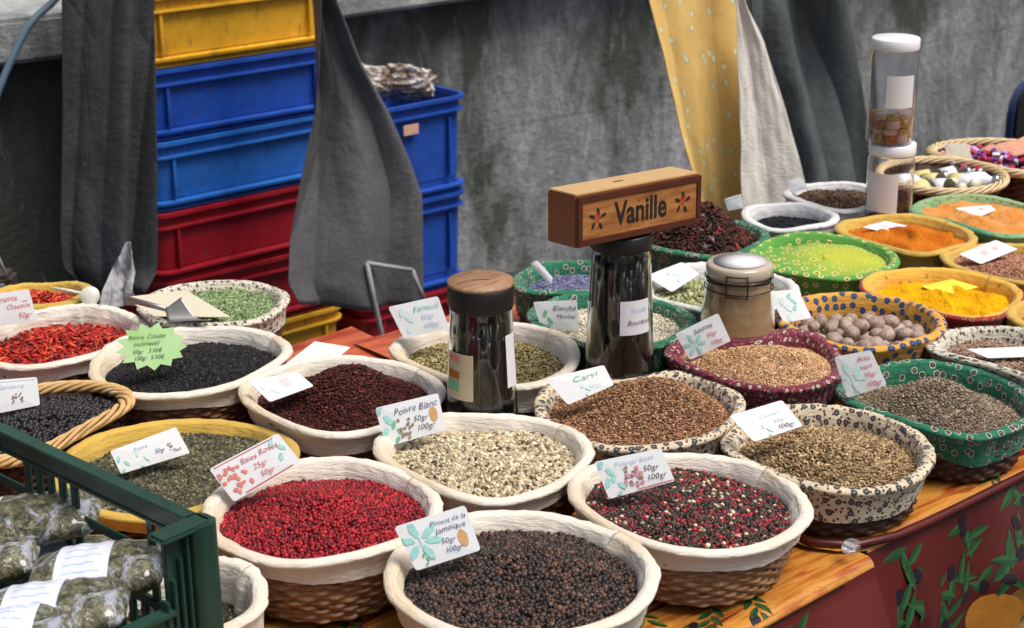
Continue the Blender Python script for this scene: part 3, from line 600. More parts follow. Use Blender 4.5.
basket('H', 38, 299, 104, 'yellow', WD, 'small yellow lined basket of dried red chillies at the far left back',
    ('dried_red_chillies', 'small dried red chillies in the yellow lined basket', 'spice', dict(h=.016, kind='chili', size=.008, pal=pal(((.42, .018, .010), 5), ((.25, .010, .008), 3), ((.6, .09, .02), 2)), mat='berry', layers=3, dens=1.1)), h=.11, far=True)
basket('I', 214, 305, 155, 'cream_dot2', WD, 'cream spotted basket of green seeds holding metal scoop and paper sheet',
    ('green_fennel_seeds', 'pale green fennel seeds under a folded paper sheet', 'spice', dict(h=.010, kind='grain', size=.0034, pal=pal(((.22, .32, .14), 5), ((.13, .2, .08), 3), ((.4, .46, .26), 2)), mat='grain')), h=.11, far=True, depth=.014, hem=.03)
basket('J', 45, 423, 196, None, WD, 'plain cane rimmed basket of blue black juniper berries by the green crate',
    ('juniper_berries', 'blue black juniper berries in a cane rimmed basket', 'spice', dict(h=.012, kind='ball', size=.0044, pal=pal(((.012, .011, .015), 6), ((.022, .02, .025), 2), ((.03, .02, .018), 1)), mat='berry', rs=.97)), braidm='cane', h=.10, depth=.018)
basket('K', 178, 467, 250, 'yellow', WD, 'mustard lined basket of green grey peppercorns behind the green crate',
    ('green_peppercorns', 'dull green grey peppercorns in the mustard lined basket', 'spice', dict(h=.010, kind='pepper', size=.0027, pal=pal(((.10, .095, .055), 5), ((.05, .05, .03), 3), ((.2, .18, .11), 1.5)), mat='grain')), h=.078, depth=.02, hem=.02)
basket('L', 176, 600, 186, 'white', WP, 'white lined basket of dark green grains tucked behind the crate corner',
    ('dark_green_peppercorns', 'dark green grains deep inside the basket behind the crate', 'spice', dict(h=.004, kind='pepper', size=.0028, pal=pal(((.04, .045, .025), 5), ((.02, .02, .015), 3), ((.16, .17, .09), .5)), mat='grain')), depth=.05, pleat=1.2, h=.095)
basket('M', 482, 355, 200, 'white', W_, 'white lined wicker basket of striped fennel seeds behind wooden lidded jar',
    ('fennel_seeds', 'yellowish green fennel seeds with dark stripes behind the jar', 'spice', dict(h=.008, kind='seed', size=.0046, pal=pal(((.42, .34, .15), 5), ((.26, .22, .09), 3), ((.1, .08, .04), 2), ((.55, .48, .28), 1.5)), mat='grain')), hem=.04, depth=.028)
basket('N', 640, 408, 217, 'cream_dot', WD, 'cream spotted basket heaped with red brown caraway seeds behind the mixed peppercorns',
    ('caraway_seeds', 'red brown caraway seeds in a high heap', 'spice', dict(h=.043, kind='seed', size=.0036, pal=pal(((.36, .19, .10), 5), ((.2, .095, .05), 3), ((.5, .31, .18), 2), ((.08, .04, .025), .7)), mat='grain', ox=.1, sig=.65)), hem=.034, depth=.018, h=0.092)
basket('O', 827, 448, 217, 'cream_dot', WD, 'cream spotted basket of yellow brown cumin seeds on the far table front',
    ('cumin_seeds', 'yellow brown cumin seeds in a low heap', 'spice', dict(h=.036, kind='seed', size=.0042, pal=pal(((.40, .27, .14), 5), ((.24, .155, .075), 3), ((.54, .41, .24), 2), ((.1, .06, .03), 1)), mat='grain', ox=-.1, sig=.65)), hem=.042, depth=.025, h=0.085)
basket('P', 756, 360, 181, 'purple', WD, 'burgundy printed basket of pale sesame seeds in front of the clip jar',
    ('sesame_seeds', 'pale tan sesame seeds in the burgundy basket', 'spice', dict(h=.034, kind='grain', size=.0027, pal=pal(((.58, .36, .19), 5), ((.44, .25, .12), 3), ((.7, .5, .3), 2)), mat='grain', sig=.7)), hem=.05, depth=.018, gather=.0014)
basket('Q', 936, 400, 204, 'green_dot', WD, 'green printed basket of grey brown aniseed at the right edge',
    ('aniseed', 'grey brown aniseed in a heap in the green basket', 'spice', dict(h=.044, kind='seed', size=.0038, pal=pal(((.27, .2, .14), 5), ((.16, .12, .08), 3), ((.4, .33, .25), 2)), mat='grain', sig=.62)), hem=.04, depth=.03, h=0.088)
basket('R', 860, 321, 174, 'orange_blue', WD, 'orange basket with blue spots holding whole nutmegs', None, hem=.06, depth=.05, pleat=.6, far=True, h=.105)
basket('S', 1015, 360, 176, 'cream_dot2', WD, 'cream printed basket of pinkish brown seeds at the right photo edge',
    ('coriander_seeds', 'pinkish brown seeds under a flat white card', 'spice', dict(h=.010, kind='grain', size=.0034, pal=pal(((.36, .24, .17), 5), ((.22, .14, .1), 3), ((.5, .38, .3), 2)), mat='grain')), hem=.03, far=True, gather=.001)
basket('T', 943, 295, 168, 'red_dot', WD, 'red printed basket with golden lining holding yellow turmeric powder',
    ('turmeric_powder', 'bright yellow turmeric powder', 'spice', dict(h=.016, kind=None, size=.011, pal=pal(((.80, .46, .008), 1), ((.70, .34, .006), 1)), mat='powder', amp=.002)), hem=.05, far=True, inmat='yellow_in', depth=.025)
basket('U', 1010, 264, 140, 'yellow', WD, 'mustard lined basket of pinkish seeds with white card at the right edge',
    ('pink_brown_seeds', 'pinkish brown seeds in the mustard basket at the right edge', 'spice', dict(h=.012, kind='grain', size=.0032, pal=pal(((.45, .22, .13), 5), ((.3, .14, .08), 3), ((.58, .34, .22), 2)), mat='grain')), far=True, h=.10, depth=.015)
basket('V', 906, 236, 145, 'yellow', WD, 'mustard lined basket of orange curry powder behind the turmeric',
    ('curry_powder', 'deep orange curry powder with a white card on it', 'spice', dict(h=.012, kind=None, size=.010, pal=pal(((.62, .20, .018), 1), ((.48, .12, .012), 1)), mat='powder')), far=True, depth=.018, hem=.03)
basket('W', 823, 257, 153, 'green_cover', WD, 'basket covered with green ring print cloth showing lime powder, beside the clip jar', None, far=True, depth=.008, hem=.06, t=.009, pleat=.4)
basket('X', 985, 217, 150, 'teal_dot', WD, 'pale green print basket of light orange powder near the back right',
    ('light_orange_powder', 'light orange powder with a card lying on it', 'spice', dict(h=.010, kind=None, size=.007, pal=pal(((.66, .32, .11), 1), ((.62, .24, .05), 1)), mat='powder')), far=True, depth=.012, hem=.05)
basket('Y', 838, 197, 110, 'whiter', WP, 'small white lined basket of brown grains beside the clear jars',
    ('brown_grains', 'dark brown grains in the small white lined back basket', 'spice', dict(h=.014, kind='grain', size=.004, pal=pal(((.12, .07, .04), 5), ((.07, .04, .025), 3), ((.22, .14, .09), 1)), mat='grain')), far=True, depth=.014, hem=.012)
basket('Z', 790, 217, 100, 'whiter', WP, 'white lined basket of black nigella seeds behind the lime powder',
    ('nigella_seeds', 'jet black nigella seeds', 'spice', dict(h=.006, kind='grain', size=.003, pal=pal(((.012, .013, .02), 5), ((.025, .027, .035), 2)), mat='grain')), far=True, depth=.026, hem=.02, pleat=1.4)
basket('AA', 705, 238, 142, 'green_dot', WD, 'green printed basket piled high with star anise behind vanilla box',
    ('star_anise', 'dark brown star anise pods piled in a tall heap', 'spice', dict(h=.064, kind='star', size=.0092, pal=pal(((.055, .018, .013), 6), ((.1, .03, .02), 3), ((.28, .04, .02), .5), ((.025, .012, .01), 2)), mat='berry', layers=3, ox=-.05, oy=.1, sig=.72, dens=1.1, amp=.004)), far=True, depth=.016, hem=.05, gather=.001)
basket('BB', 581, 281, 138, 'green_dot', WD, 'green printed basket of lavender flowers left of the vanilla jar',
    ('lavender_flowers', 'dusty violet blue dried lavender flowers', 'spice', dict(h=.006, kind='grain', size=.0034, pal=pal(((.16, .17, .30), 5), ((.1, .1, .2), 3), ((.28, .28, .4), 2)), mat='grain')), far=True, depth=.026, hem=.05, h=.105)
basket('CC', 609, 322, 177, 'green_dot', WD, 'green printed basket of cream coloured grains behind the vanilla jar foot',
    ('cream_grains', 'cream coloured grains split by the vanilla jar', 'spice', dict(h=.008, kind='grain', size=.0034, pal=pal(((.66, .6, .46), 5), ((.52, .46, .33), 3), ((.76, .72, .6), 2)), mat='grain')), depth=.022, hem=.05, gather=.0012)
basket('DD', 720, 290, 162, 'whiter', WP, 'white lined basket of pale green pods behind the clip jar',
    ('cardamom_pods', 'pale green cardamom pods beside a white card', 'spice', dict(h=.008, kind='grain', size=.0062, pal=pal(((.38, .4, .2), 5), ((.25, .28, .12), 3), ((.5, .5, .3), 2)), mat='grain')), far=True, depth=.022, hem=.025)
basket('EE', 940, 176, 134, None, 'wicker_dark', 'dark wicker basket of small labelled bottles at the back right', None, h=.10, far=True, braidm='cane_pale')
basket('FF', 1000, 158, 143, None, 'wicker_dark', 'dark wicker basket of pink and purple sachets at the back right corner', None, h=.10, far=True, braidm='cane_pale')
basket('GG', 1062, 318, 112, 'yellow', WD, 'mustard lined basket mostly cut off by the right photo edge',
    ('red_orange_powder', 'red orange powder at the right photo edge', 'spice', dict(h=.01, kind=None, size=.006, pal=pal(((.5, .12, .02), 1), ((.4, .08, .01), 1)), mat='powder')), far=True, h=.10, depth=.02)
GEO = {}
for a_, k_ in BD:
    p_, R_w = where(a_[1], a_[2], a_[3], k_.get('h', .10), k_.get('sc', .985)); GEO[a_[0]] = (p_, R_w, (p_-C0)@fw)
for k_, q_, r_ in (('jar a', (1.460, 1.809), .064), ('jar b', (1.725, 1.795), .063), ('jar c', (1.973, 1.775), .062), ('jar d', (2.718, 2.05), .052)): GEO[k_] = (np.array([*q_, .8]), r_, 0.)
for a_, k_ in BD: build_basket(*a_, **k_)
a = N('lime_cover_cloth', .85); uv = a.coord('UV'); vo = a.n('TexVoronoi', {'Vector': uv, 'Scale': 40., 'Randomness': .5}, voronoi_dimensions='2D')
sp = a.n('SeparateXYZ', {0: a.coord('Object', (1, 1, 1))}); dd = a.n('Math', {0: a.n('VectorMath', {0: a.n('TexCoord').outputs['Object'], 1: (.045, -.03, .09)}, operation='DISTANCE').outputs['Value'], 1: a.n('Math', {0: a.noise(uv, 12, 4), 1: .05}, operation='MULTIPLY').outputs[0]}, operation='ADD').outputs[0]
bs = a.mix(a.ramp(dd, [(.06, 0.), (.16, 1.)]), (.44, .47, .035), (.13, .33, .05)); rg = a.ramp(vo.outputs[0], [(0, (.16, .14, .03)), (.12, (.5, .45, .08)), (.2, (.66, .6, .25)), (.27, (.3, .45, .05))], True)
a.col(a.mix(a.n('Math', {0: a.ramp(vo.outputs[0], [(0, 1.), (.27, 0.)], True), 1: a.ramp(dd, [(.06, .25), (.13, 1.)])}, operation='MULTIPLY').outputs[0], bs, rg)); a.bump(a.noise(uv, 25, 5), .5, .004); M['limecover'] = a.m
for root in [o for o in SC.objects if o.get('label', '').startswith('basket covered with green')]:
    Rw = GEO['W'][1]-.012; nt, nr_ = 72, 26; V = []
    for i in range(nt):
        for k in range(nr_): q = Rw*k/(nr_-1); a_ = 2*PI*i/nt; V.append((q*math.cos(a_), q*math.sin(a_), .083+.010*(1-(k/(nr_-1))**2)+.002*math.sin(a_*3+q*60)+.001*math.sin(a_*9)*k/nr_))
    o = mk('cover_cloth', V, gridf(nt, nr_), M['limecover'], root, True, np.array(V)[:, :2]); squash(o, root.location, 'W', GEO['W'][2])
# nutmegs, one by one
V0, F0 = ICO[2]; bm = bmesh.new(); bmesh.ops.create_icosphere(bm, subdivisions=3, radius=1); VN = np.array([v.co[:] for v in bm.verts]); FN = np.array([[v.index for v in f.verts] for f in bm.faces]); bm.free()
a = N('nutmeg_shell', .6); v = a.coord(); n = a.noise(v, 90, 5, .6, 1.); oi = a.n('ObjectInfo').outputs['Random']
a.col(a.mix(a.ramp(oi, [(.1, 0.), (.9, 1.)]), a.ramp(n, [(.35, (.20, .13, .10)), (.6, (.4, .29, .23)), (.75, (.5, .4, .34))]), a.ramp(n, [(.35, (.3, .21, .17)), (.6, (.5, .39, .33)), (.75, (.6, .5, .44))]))); a.bump(n, .7, .003); M['nutmeg'] = a.m
pR, rR, _ = BK['R']; g = np.random.default_rng(4); VNn = VN*np.array([1.25, 1, .95])*.0122*(1+.03*np.sin(VN[:, [0]]*9)*np.sin(VN[:, [1]]*11)); first = None; cnt = 0; zc = pR[2]-.030
spots = []
for L, (rmax, dz, n) in enumerate(((rR-.034, 0., 42), (rR*.55, .014, 15))):
    tries = 0; got = []
    while len(got) < n and tries < 6000:
        tries += 1; q = rmax*math.sqrt(g.random()); a_ = g.random()*2*PI; x, y = q*math.cos(a_), q*math.sin(a_)
        if all((x-b[0])**2+(y-b[1])**2 >.0238**2 for b in got): got.append((x, y))
    spots += [(x, y, dz) for x, y in got]
for x, y, dz in spots:
    if first is None: o = first = mk('nutmeg', VNn, FN, M['nutmeg'])
    else: o = first.copy(); link(o)
    o.location = (pR[0]+x, pR[1]+y, zc+dz+g.normal(0, .002)); o.rotation_euler = g.uniform(-.6, .6, 3)*np.array([1, 1, 5]); s_ = g.uniform(.85, 1.12); o.scale = (s_, s_, s_)
    tag(o, 'pale brown whole nutmeg lying in the blue spotted orange basket', 'nutmeg', 'nutmegs in the orange basket')
nf, _ = fill('spice_dust', 'bed of broken nutmeg under the whole nutmegs', 'spice', (pR[0], pR[1], TZ+.006), rR-.03, .055, .004, 'grain', .006, pal(((.3, .2, .15), 1), ((.2, .13, .1), 1)), 77, layers=1)
# ---------------------------------------------------------------- price cards
def textmesh(txt, shear=.35):
    c = bpy.data.curves.new('t', 'FONT'); c.body = txt; c.shear = shear; c.size = 1; c.resolution_u = 3; c.align_x = 'LEFT'; c.offset = -.006
    o = bpy.data.objects.new('t', c); COL.objects.link(o); dg = bpy.context.evaluated_depsgraph_get(); me = o.evaluated_get(dg).to_mesh()
    V = np.array([v.co[:] for v in me.vertices]).reshape(-1, 3); F = [tuple(p.vertices) for p in me.polygons]; o.evaluated_get(dg).to_mesh_clear(); bpy.data.objects.remove(o); bpy.data.curves.remove(c)
    return V, F
def card(label, quad, base, zb, lean, yaw=0, draw=(), texts=(), mat='card', name='price_card', group='price cards in the baskets', outline=None, rc=.07):
    """quad: photo corners TL,TR,BR,BL; the card stands through base (pixel on height zb), leaning back by lean degrees"""
    P0 = at(base[0], base[1], zb); hd = P0-C0; hd[2] = 0; hd /= np.linalg.norm(hd); cy, sy = math.cos(R_(yaw)), math.sin(R_(yaw))
    hd = np.array([hd[0]*cy-hd[1]*sy, hd[0]*sy+hd[1]*cy, 0]); n = -hd*math.cos(R_(lean))+np.array([0, 0, 1])*math.sin(R_(lean))
    Q = []
    for x, y in quad: d = ray(x, y); Q.append(C0+d*((P0-C0)@n)/(d@n))
    TL, TR, BR, BL = Q; wd = np.linalg.norm(BR-BL); ht = np.linalg.norm(TL-BL); asp = wd/ht
    ctr = sum(Q)/4
    def q(u, v, lift=0.):
        b = .0015*math.sin(u*3.1)
        return (BL*(1-u)*(1-v)+BR*u*(1-v)+TL*(1-u)*v+TR*u*v)+n*(lift+b)-ctr
    if outline is None:
        outline = []; rx, ry = rc/asp, rc
        for cx, cy_, a0 in ((1-rx, 1-ry, 0), (rx, 1-ry, 90), (rx, ry, 180), (1-rx, ry, 270)):
            for k in range(5): a = R_(a0+22.5*k); outline.append((cx+rx*math.cos(a), cy_+ry*math.sin(a)))
    k = len(outline); V = [q(.5, .5)]+[q(u*.5+.25, v*.5+.25) for u, v in outline]+[q(u, v) for u, v in outline]+[q(u, v, -.0012) for u, v in outline]+[q(.5, .5, -.0012)]
    F = []
    for i in range(k):
        j = (i+1) % k; F += [(0, 1+i, 1+j), (1+i, 1+k+i, 1+k+j, 1+j), (1+k+i, 1+2*k+i, 1+2*k+j, 1+k+j), (1+2*k+i, 3*k+1, 1+2*k+j)]
    o = mk(name, V, F, M[mat], None, False); o.location = ctr; tag(o, label, 'card', group)
    byc = {}
    for kind, cx, cy_, s_, c in draw:
        mb = byc.setdefault(c, MB()); g = np.random.default_rng(int(cx*1000+cy_*77+s_*991))
        def blob(cx, cy, a, b, ang, w=.12, nn=14):
            ps = [(cx+(a*math.cos(t)*math.cos(ang)-b*math.sin(t)*math.sin(ang))*(1+w*math.sin(5*t))/asp, cy+(a*math.cos(t)*math.sin(ang)+b*math.sin(t)*math.cos(ang))*(1+w*math.sin(5*t))) for t in np.arange(nn)*2*PI/nn]
            ps = [(min(.98, max(.02, x)), min(.97, max(.03, y))) for x, y in ps]
            mb.add([q(x, y, .0006+.0001*(len(mb.F) % 5)) for x, y in ps], [tuple(range(nn))])
        def line(x0, y0, x1, y1, w):
            dx, dy = (x1-x0)*asp, y1-y0; L = math.hypot(dx, dy)+1e-6; nx, ny = -dy/L*w/asp, dx/L*w
            mb.add([q(x0+nx, y0+ny, .0005), q(x0-nx, y0-ny, .0005), q(x1-nx, y1-ny, .0005), q(x1+nx, y1+ny, .0005)], [(0, 1, 2, 3)])
        if kind == 'sprig':
            for j in range(6): a = .6+j*1.1; blob(cx+.10*s_*math.cos(a)*2/asp, cy_+.20*s_*math.sin(a), .13*s_, .055*s_, a)
            line(cx, cy_-.3*s_, cx, cy_+.25*s_, .012)
        elif kind == 'leaves':
            for j in range(3): blob(cx+(j % 2-.5)*.10*s_, cy_+(j-1)*.28*s_, .15*s_, .07*s_, 1.1+(j % 2)*1.0)
        elif kind == 'dots':
            for j in range(16): blob(cx+g.uniform(-.5, .5)*.42*s_/asp*1.2, cy_+g.uniform(-.5, .5)*.6*s_, .055*s_, .045*s_, g.uniform(0, 3), .05, 9)
        elif kind == 'oval': blob(cx, cy_, .12*s_, .24*s_, 0, .03, 18)
        elif kind == 'line': line(cx, cy_, cx+s_, cy_, .012)
        elif kind == 'scribble':
            for j in range(4): line(cx-.12*s_, cy_-.1*j*s_, cx+.12*s_*(1-.2*j), cy_-.1*j*s_+.02, .012)
    for c, mb in byc.items(): mb.bld('drawing', M[c], o)
    bt = {}
    for txt, u, v, hh, c in texts:
        Vt, Ft = textmesh(txt); g = random.Random(txt); ph = g.random()*6
        Vt = Vt.copy(); Vt[:, 1] += .05*np.sin(Vt[:, 0]*2.3+ph)+.02*np.sin(Vt[:, 0]*9+ph); Vt[:, 0] += .03*np.sin(Vt[:, 0]*5+Vt[:, 1]*7+ph)
        w_ = Vt[:, 0].max()*hh/asp; Vt[:, 0] *= min(1, (.96-u)/w_); mb = bt.setdefault(c, MB()); mb.add([q(u+x*hh/asp, v+y*hh, .0009) for x, y, _ in Vt], Ft)
    for c, mb in bt.items(): mb.bld('lettering', M[c], o)
    return o
def q4(*p): return p
card('white card lettered Poivre Blanc with green leaves, in the white peppercorns', q4((375, 408), (438, 393), (446, 430), (386, 447)), (415, 438), .853, 22,
     draw=[('leaves', .10, .62, 1.1, 'wash_teal'), ('leaves', .25, .28, .7, 'wash_green'), ('dots', .42, .32, .8, 'wash_brown'), ('oval', .86, .50, .85, 'wash_tan')],
     texts=[('Poivre Blanc', .25, .70, .25, 'pen_blue'), ('50gr', .52, .42, .2, 'pen_black'), ('100gr', .54, .18, .2, 'pen_black')])
card('white card with teal plant drawing lettered Piment de la Jamaïque, in the allspice', q4((394, 527), (465, 505), (481, 550), (416, 571)), (440, 562), .862, 25,
     draw=[('sprig', .24, .55, 1.35, 'wash_teal'), ('oval', .82, .36, .8, 'wash_tan'), ('leaves', .22, .16, .35, 'wash_green')],
     texts=[('Piment de la', .44, .77, .15, 'pen_blue'), ('Jamaïque', .48, .60, .17, 'pen_blue'), ('50gr', .50, .36, .16, 'pen_blue'), ('100gr', .50, .16, .16, 'pen_blue')])
card('white card lettered Mélange Baies with red lower edge, in the mixed peppercorns', q4((594, 462), (661, 448), (675, 481), (609, 499)), (640, 490), .858, 25,
     draw=[('leaves', .12, .65, .9, 'wash_teal'), ('leaves', .22, .25, .8, 'wash_teal'), ('dots', .47, .42, 1.1, 'wash_pink'), ('dots', .46, .45, .8, 'wash_brown'), ('line', .45, .05, .53, 'pen_red')],
     texts=[('Mélange Baies', .25, .76, .18, 'pen_pale'), ('50gr', .62, .46, .22, 'pen_black'), ('100gr', .62, .2, .22, 'pen_black')])
card('white card with red lettering Baies Roses, in the pink peppercorns', q4((209, 469), (278, 433), (301, 462), (234, 502)), (262, 485), .868, 25,
     draw=[('dots', .10, .45, 1.1, 'wash_red'), ('dots', .25, .50, 1.0, 'wash_red'), ('leaves', .88, .62, .8, 'wash_teal'), ('line', .2, .05, .7, 'pen_red'), ('line', .05, .95, .85, 'pen_red')],
     texts=[('Baies Roses', .36, .70, .21, 'pen_red'), ('25gr', .46, .44, .2, 'pen_red'), ('50gr', .48, .18, .2, 'pen_red')])
card('pale card with green drawing lying at the left of the dark clove heap', q4((248, 381), (297, 372), (314, 386), (270, 402)), (290, 396), .866, 62, draw=[('leaves', .22, .35, 1.1, 'wash_pale'), ('scribble', .6, .7, 1, 'wash_red')])
card('white card with blue writing Fenouil, in the striped fennel seeds', q4((388, 307), (438, 296), (449, 328), (404, 339)), (420, 336), .868, 20,
     draw=[('leaves', .25, .5, .9, 'wash_pale')], texts=[('Fenouil', .42, .68, .24, 'pen_teal'), ('50gr', .50, .42, .2, 'pen_pale'), ('100gr', .48, .17, .2, 'pen_pale')])
card('white card lettered Poivre with grey green drawing, in the green peppercorns', q4((110, 451), (176, 427), (190, 453), (121, 474)), (150, 464), .842, 30,
     draw=[('leaves', .10, .32, .9, 'wash_teal'), ('leaves', .38, .30, .9, 'wash_pale'), ('dots', .80, .42, .45, 'wash_brown')], texts=[('Poivre', .30, .66, .22, 'pen_pale'), ('50gr', .56, .34, .22, 'pen_blue'), ('vert', .80, .2, .2, 'pen_black')])
card('white card lettered Carvi, in the red brown caraway heap', q4((545, 379), (604, 365), (614, 385), (568, 405)), (590, 395), .872, 35, draw=[('leaves', .5, .25, .6, 'wash_pale')],
     texts=[('Carvi', .36, .62, .3, 'wash_green'), ('50gr', .55, .22, .2, 'wash_pale')])
card('white card lettered Sésame with teal leaves, at the burgundy basket rim', q4((675, 334), (718, 313), (731, 341), (690, 360)), (708, 351), .862, 15,
     draw=[('sprig', .26, .40, 1.15, 'wash_teal')], texts=[('Sésame', .34, .70, .22, 'pen_black'), ('50gr', .56, .42, .2, 'pen_red'), ('100gr', .56, .14, .19, 'pen_red')])
card('white card lettered Cumin, leaning at the left of the cumin basket', q4((729, 416), (782, 400), (803, 426), (754, 442)), (778, 434), .868, 48, draw=[('leaves', .4, .2, .6, 'wash_pale')],
     texts=[('Cumin', .42, .60, .2, 'wash_pale'), ('50gr', .58, .35, .17, 'pen_pale'), ('100gr', .56, .12, .2, 'pen_black')])
card('white card with red writing Anis vert, standing in the green basket', q4((834, 357), (871, 350), (887, 385), (847, 398)), (868, 392), .858, 15, draw=[('sprig', .25, .42, 1.2, 'wash_pale')],
     texts=[('Anis', .52, .76, .2, 'pen_red'), ('vert', .54, .56, .18, 'pen_red'), ('50gr', .56, .34, .17, 'pen_red'), ('100gr', .52, .1, .17, 'pen_red')])
card('small cream card lettered Moulue standing in the cream grains', q4((533, 302), (577, 300), (579, 331), (541, 327)), (560, 329), .845, 12, draw=[('leaves', .25, .3, .9, 'wash_green')],
     texts=[('Blanche', .40, .66, .26, 'pen_black'), ('Moulue', .46, .40, .22, 'pen_black')])
card('narrow white tag with red writing in the lavender', q4((530, 264), (537, 260), (553, 278), (551, 286)), (548, 284), .845, 12, draw=[('scribble', .5, .7, 1, 'wash_red')])
card('blank looking white card lying on the cardamom pods', q4((646, 276), (682, 262), (700, 274), (672, 292)), (676, 286), .853, 55, draw=[('leaves', .5, .5, .8, 'wash_pale')])
card('pale green tinted card between the clip jar and the nutmegs', q4((768, 292), (797, 289), (812, 318), (784, 323)), (796, 320), .862, 40, draw=[('leaves', .35, .4, .9, 'wash_pale'), ('leaves', .65, .6, .7, 'wash_teal')])
card('white card with red and black writing in the white lined chilli basket', q4((-14, 295), (29, 289), (37, 320), (-10, 328)), (15, 324), .872, 15,
     texts=[('Piments', .12, .72, .24, 'pen_red'), ('Oiseaux', .40, .46, .22, 'pen_red'), ('50gr', .62, .16, .22, 'pen_red')], draw=[('line', .1, .65, .8, 'pen_red')])
card('white card with a small brown drawing in the juniper berries', q4((-16, 381), (37, 377), (40, 405), (-10, 415)), (15, 410), .858, 22, draw=[('dots', .58, .4, .55, 'wash_brown'), ('line', .05, .92, .9, 'pen_pale')], texts=[('Genièvre', .2, .7, .2, 'pen_pale')])
card('small white tag sunk in the brown grains of the back basket', q4((787, 181), (801, 178), (809, 188), (793, 193)), (802, 191), .855, 20)
card('white tag standing beside the star anise heap', q4((724, 199), (741, 194), (743, 208), (728, 211)), (735, 210), .87, 10, draw=[('line', .1, .85, .8, 'pen_black')])
card('white card lying on the orange curry powder', q4((862, 227), (886, 221), (908, 226), (884, 232)), (885, 229), .85, 75, draw=[('scribble', .5, .6, .8, 'wash_tan')])
card('pale card lying on the light orange powder', q4((955, 208), (990, 205), (996, 210), (974, 219)), (976, 213), .853, 78, draw=[('scribble', .6, .6, .8, 'wash_tan')])
card('white card with red scribbles lying in the mustard basket of pink brown seeds', q4((959, 254), (996, 240), (1018, 249), (981, 264)), (988, 256), .862, 68, draw=[('scribble', .4, .6, .8, 'wash_red'), ('scribble', .7, .6, .6, 'wash_red')])
M['cardy'] = plain('yellow_dusted_card', (.85, .66, .05), .6, .08); M['cardc'] = plain('cream_card', (.78, .74, .62), .6, .05)
card('turmeric dusted yellow card lying on the yellow powder', q4((921, 286), (952, 279), (979, 287), (945, 296)), (950, 289), .852, 74, mat='cardy')
card('flat white card on the pinkish brown seeds at the right edge', q4((967, 349), (1040, 346), (1050, 356), (988, 358)), (1000, 353), .852, 76)
card('cream card standing in the basket of pink and purple sachets', q4((944, 144), (967, 143), (973, 160), (948, 161)), (960, 160), .85, 18, mat='cardc')
a = N('lime_paper', .6); n = a.noise(a.coord(), 20, 3); a.col(a.ramp(n, [(.4, (.46, .80, .30)), (.6, (.56, .86, .42))])); M['lime'] = a.m
star = []
for k in range(26):
    a_ = 2*PI*k/26+.1; rr = (.5 if k % 2 else .40)*(1+.04*math.sin(k*3)); star.append((.5+rr*math.cos(a_), .5+rr*math.sin(a_)))
card('lime green star shaped card lettered Poivre Cubebe, in the black cubeb pepper', q4((113, 326), (184, 320), (191, 366), (119, 374)), (152, 368), .868, 15, mat='lime', outline=star,
     texts=[('Poivre  Cubebe', .19, .68, .12, 'pen_black'), ('(Indonésie)', .24, .54, .12, 'pen_black'), ('50gr   3.00€', .22, .38, .12, 'pen_black'), ('100gr  5.50€', .22, .24, .12, 'pen_black')])
# ---------------------------------------------------------------- jars
a = N('pale_lid_wood', .5); n = a.noise(a.coord('Object', (1, 9, 1)), 22, 5, .6, .5); a.col(a.ramp(n, [(.35, (.20, .10, .05)), (.6, (.38, .22, .125))])); M['cork'] = a.m; M['blackp'] = plain('black_plastic', (.007, .006, .006), .5); M['pods'] = grainmat('vanilla_skin', .35, .4)
M['labelw'] = plain('jar_label_paper', (.76, .76, .8), .5, .04); M['steel'] = N('brushed_steel', .28, Metallic=1.).col((.55, .54, .52)).m; M['wire'] = plain('dark_steel_wire', (.05, .045, .04), .35, Metallic=.8)
def vlabel(root, R, z0, z1, a0, a1, mat, name='paper_label', curve=None):
    V = []; n = 16; m_ = 5
    for i in range(n):
        a_ = a0+(a1-a0)*i/(n-1)
        for j in range(m_): z = z0+(z1-z0)*j/(m_-1); r = (R(z) if callable(R) else R)+.0012; V.append((r*math.cos(a_), r*math.sin(a_), z))
    return mk(name, V, gridf(n, m_, False), mat, root)
def pods(name, label, loc, prof, h, seed, n=46, top=None):
    g = np.random.default_rng(seed); mb = MB()
    for k in range(n):
        q = prof*math.sqrt(g.random()) if k > n*.45 else prof*.97; a_ = g.random()*6.28; a2 = a_+g.normal(0, .35); L = h*g.uniform(.82, 1.)
        pts = [((q*(1-t*.18))*math.cos(a_+(a2-a_)*t)+.002*math.sin(t*7+k), (q*(1-t*.18))*math.sin(a_+(a2-a_)*t), .006+L*t) for t in np.linspace(0, 1, 8)]
        V, F = tube(pts, .0045, 6); mb.add(V, F)
    o = mk(name, mb.V, mb.F, M['pods'], None, True, colr=np.tile([.009, .006, .005], (len(mb.V), 1))); o.location = loc; return tag(o, label, 'spice', None, 'stuff')
def jar(label, px_, py_, prof, name='glass_jar', mat='glass', th=.003, n=56):
    p = at(px_, py_, TZ+.004) if len(px_ if hasattr(px_, '__len__') else ()) == 0 else px_
    t = thing(name, label, 'jar', (p[0], p[1], TZ+.004), 0)
    inner = [(max(.0005, r-th), max(z, th)) for r, z in prof][::-1]
    V, F = lathe([(.0005, 0)]+list(prof)+inner+[(.0005, th)], n); mk('glass_body', V, F, M[mat], t); return t, p
hA = math.atan2(0-1., 0-1.)
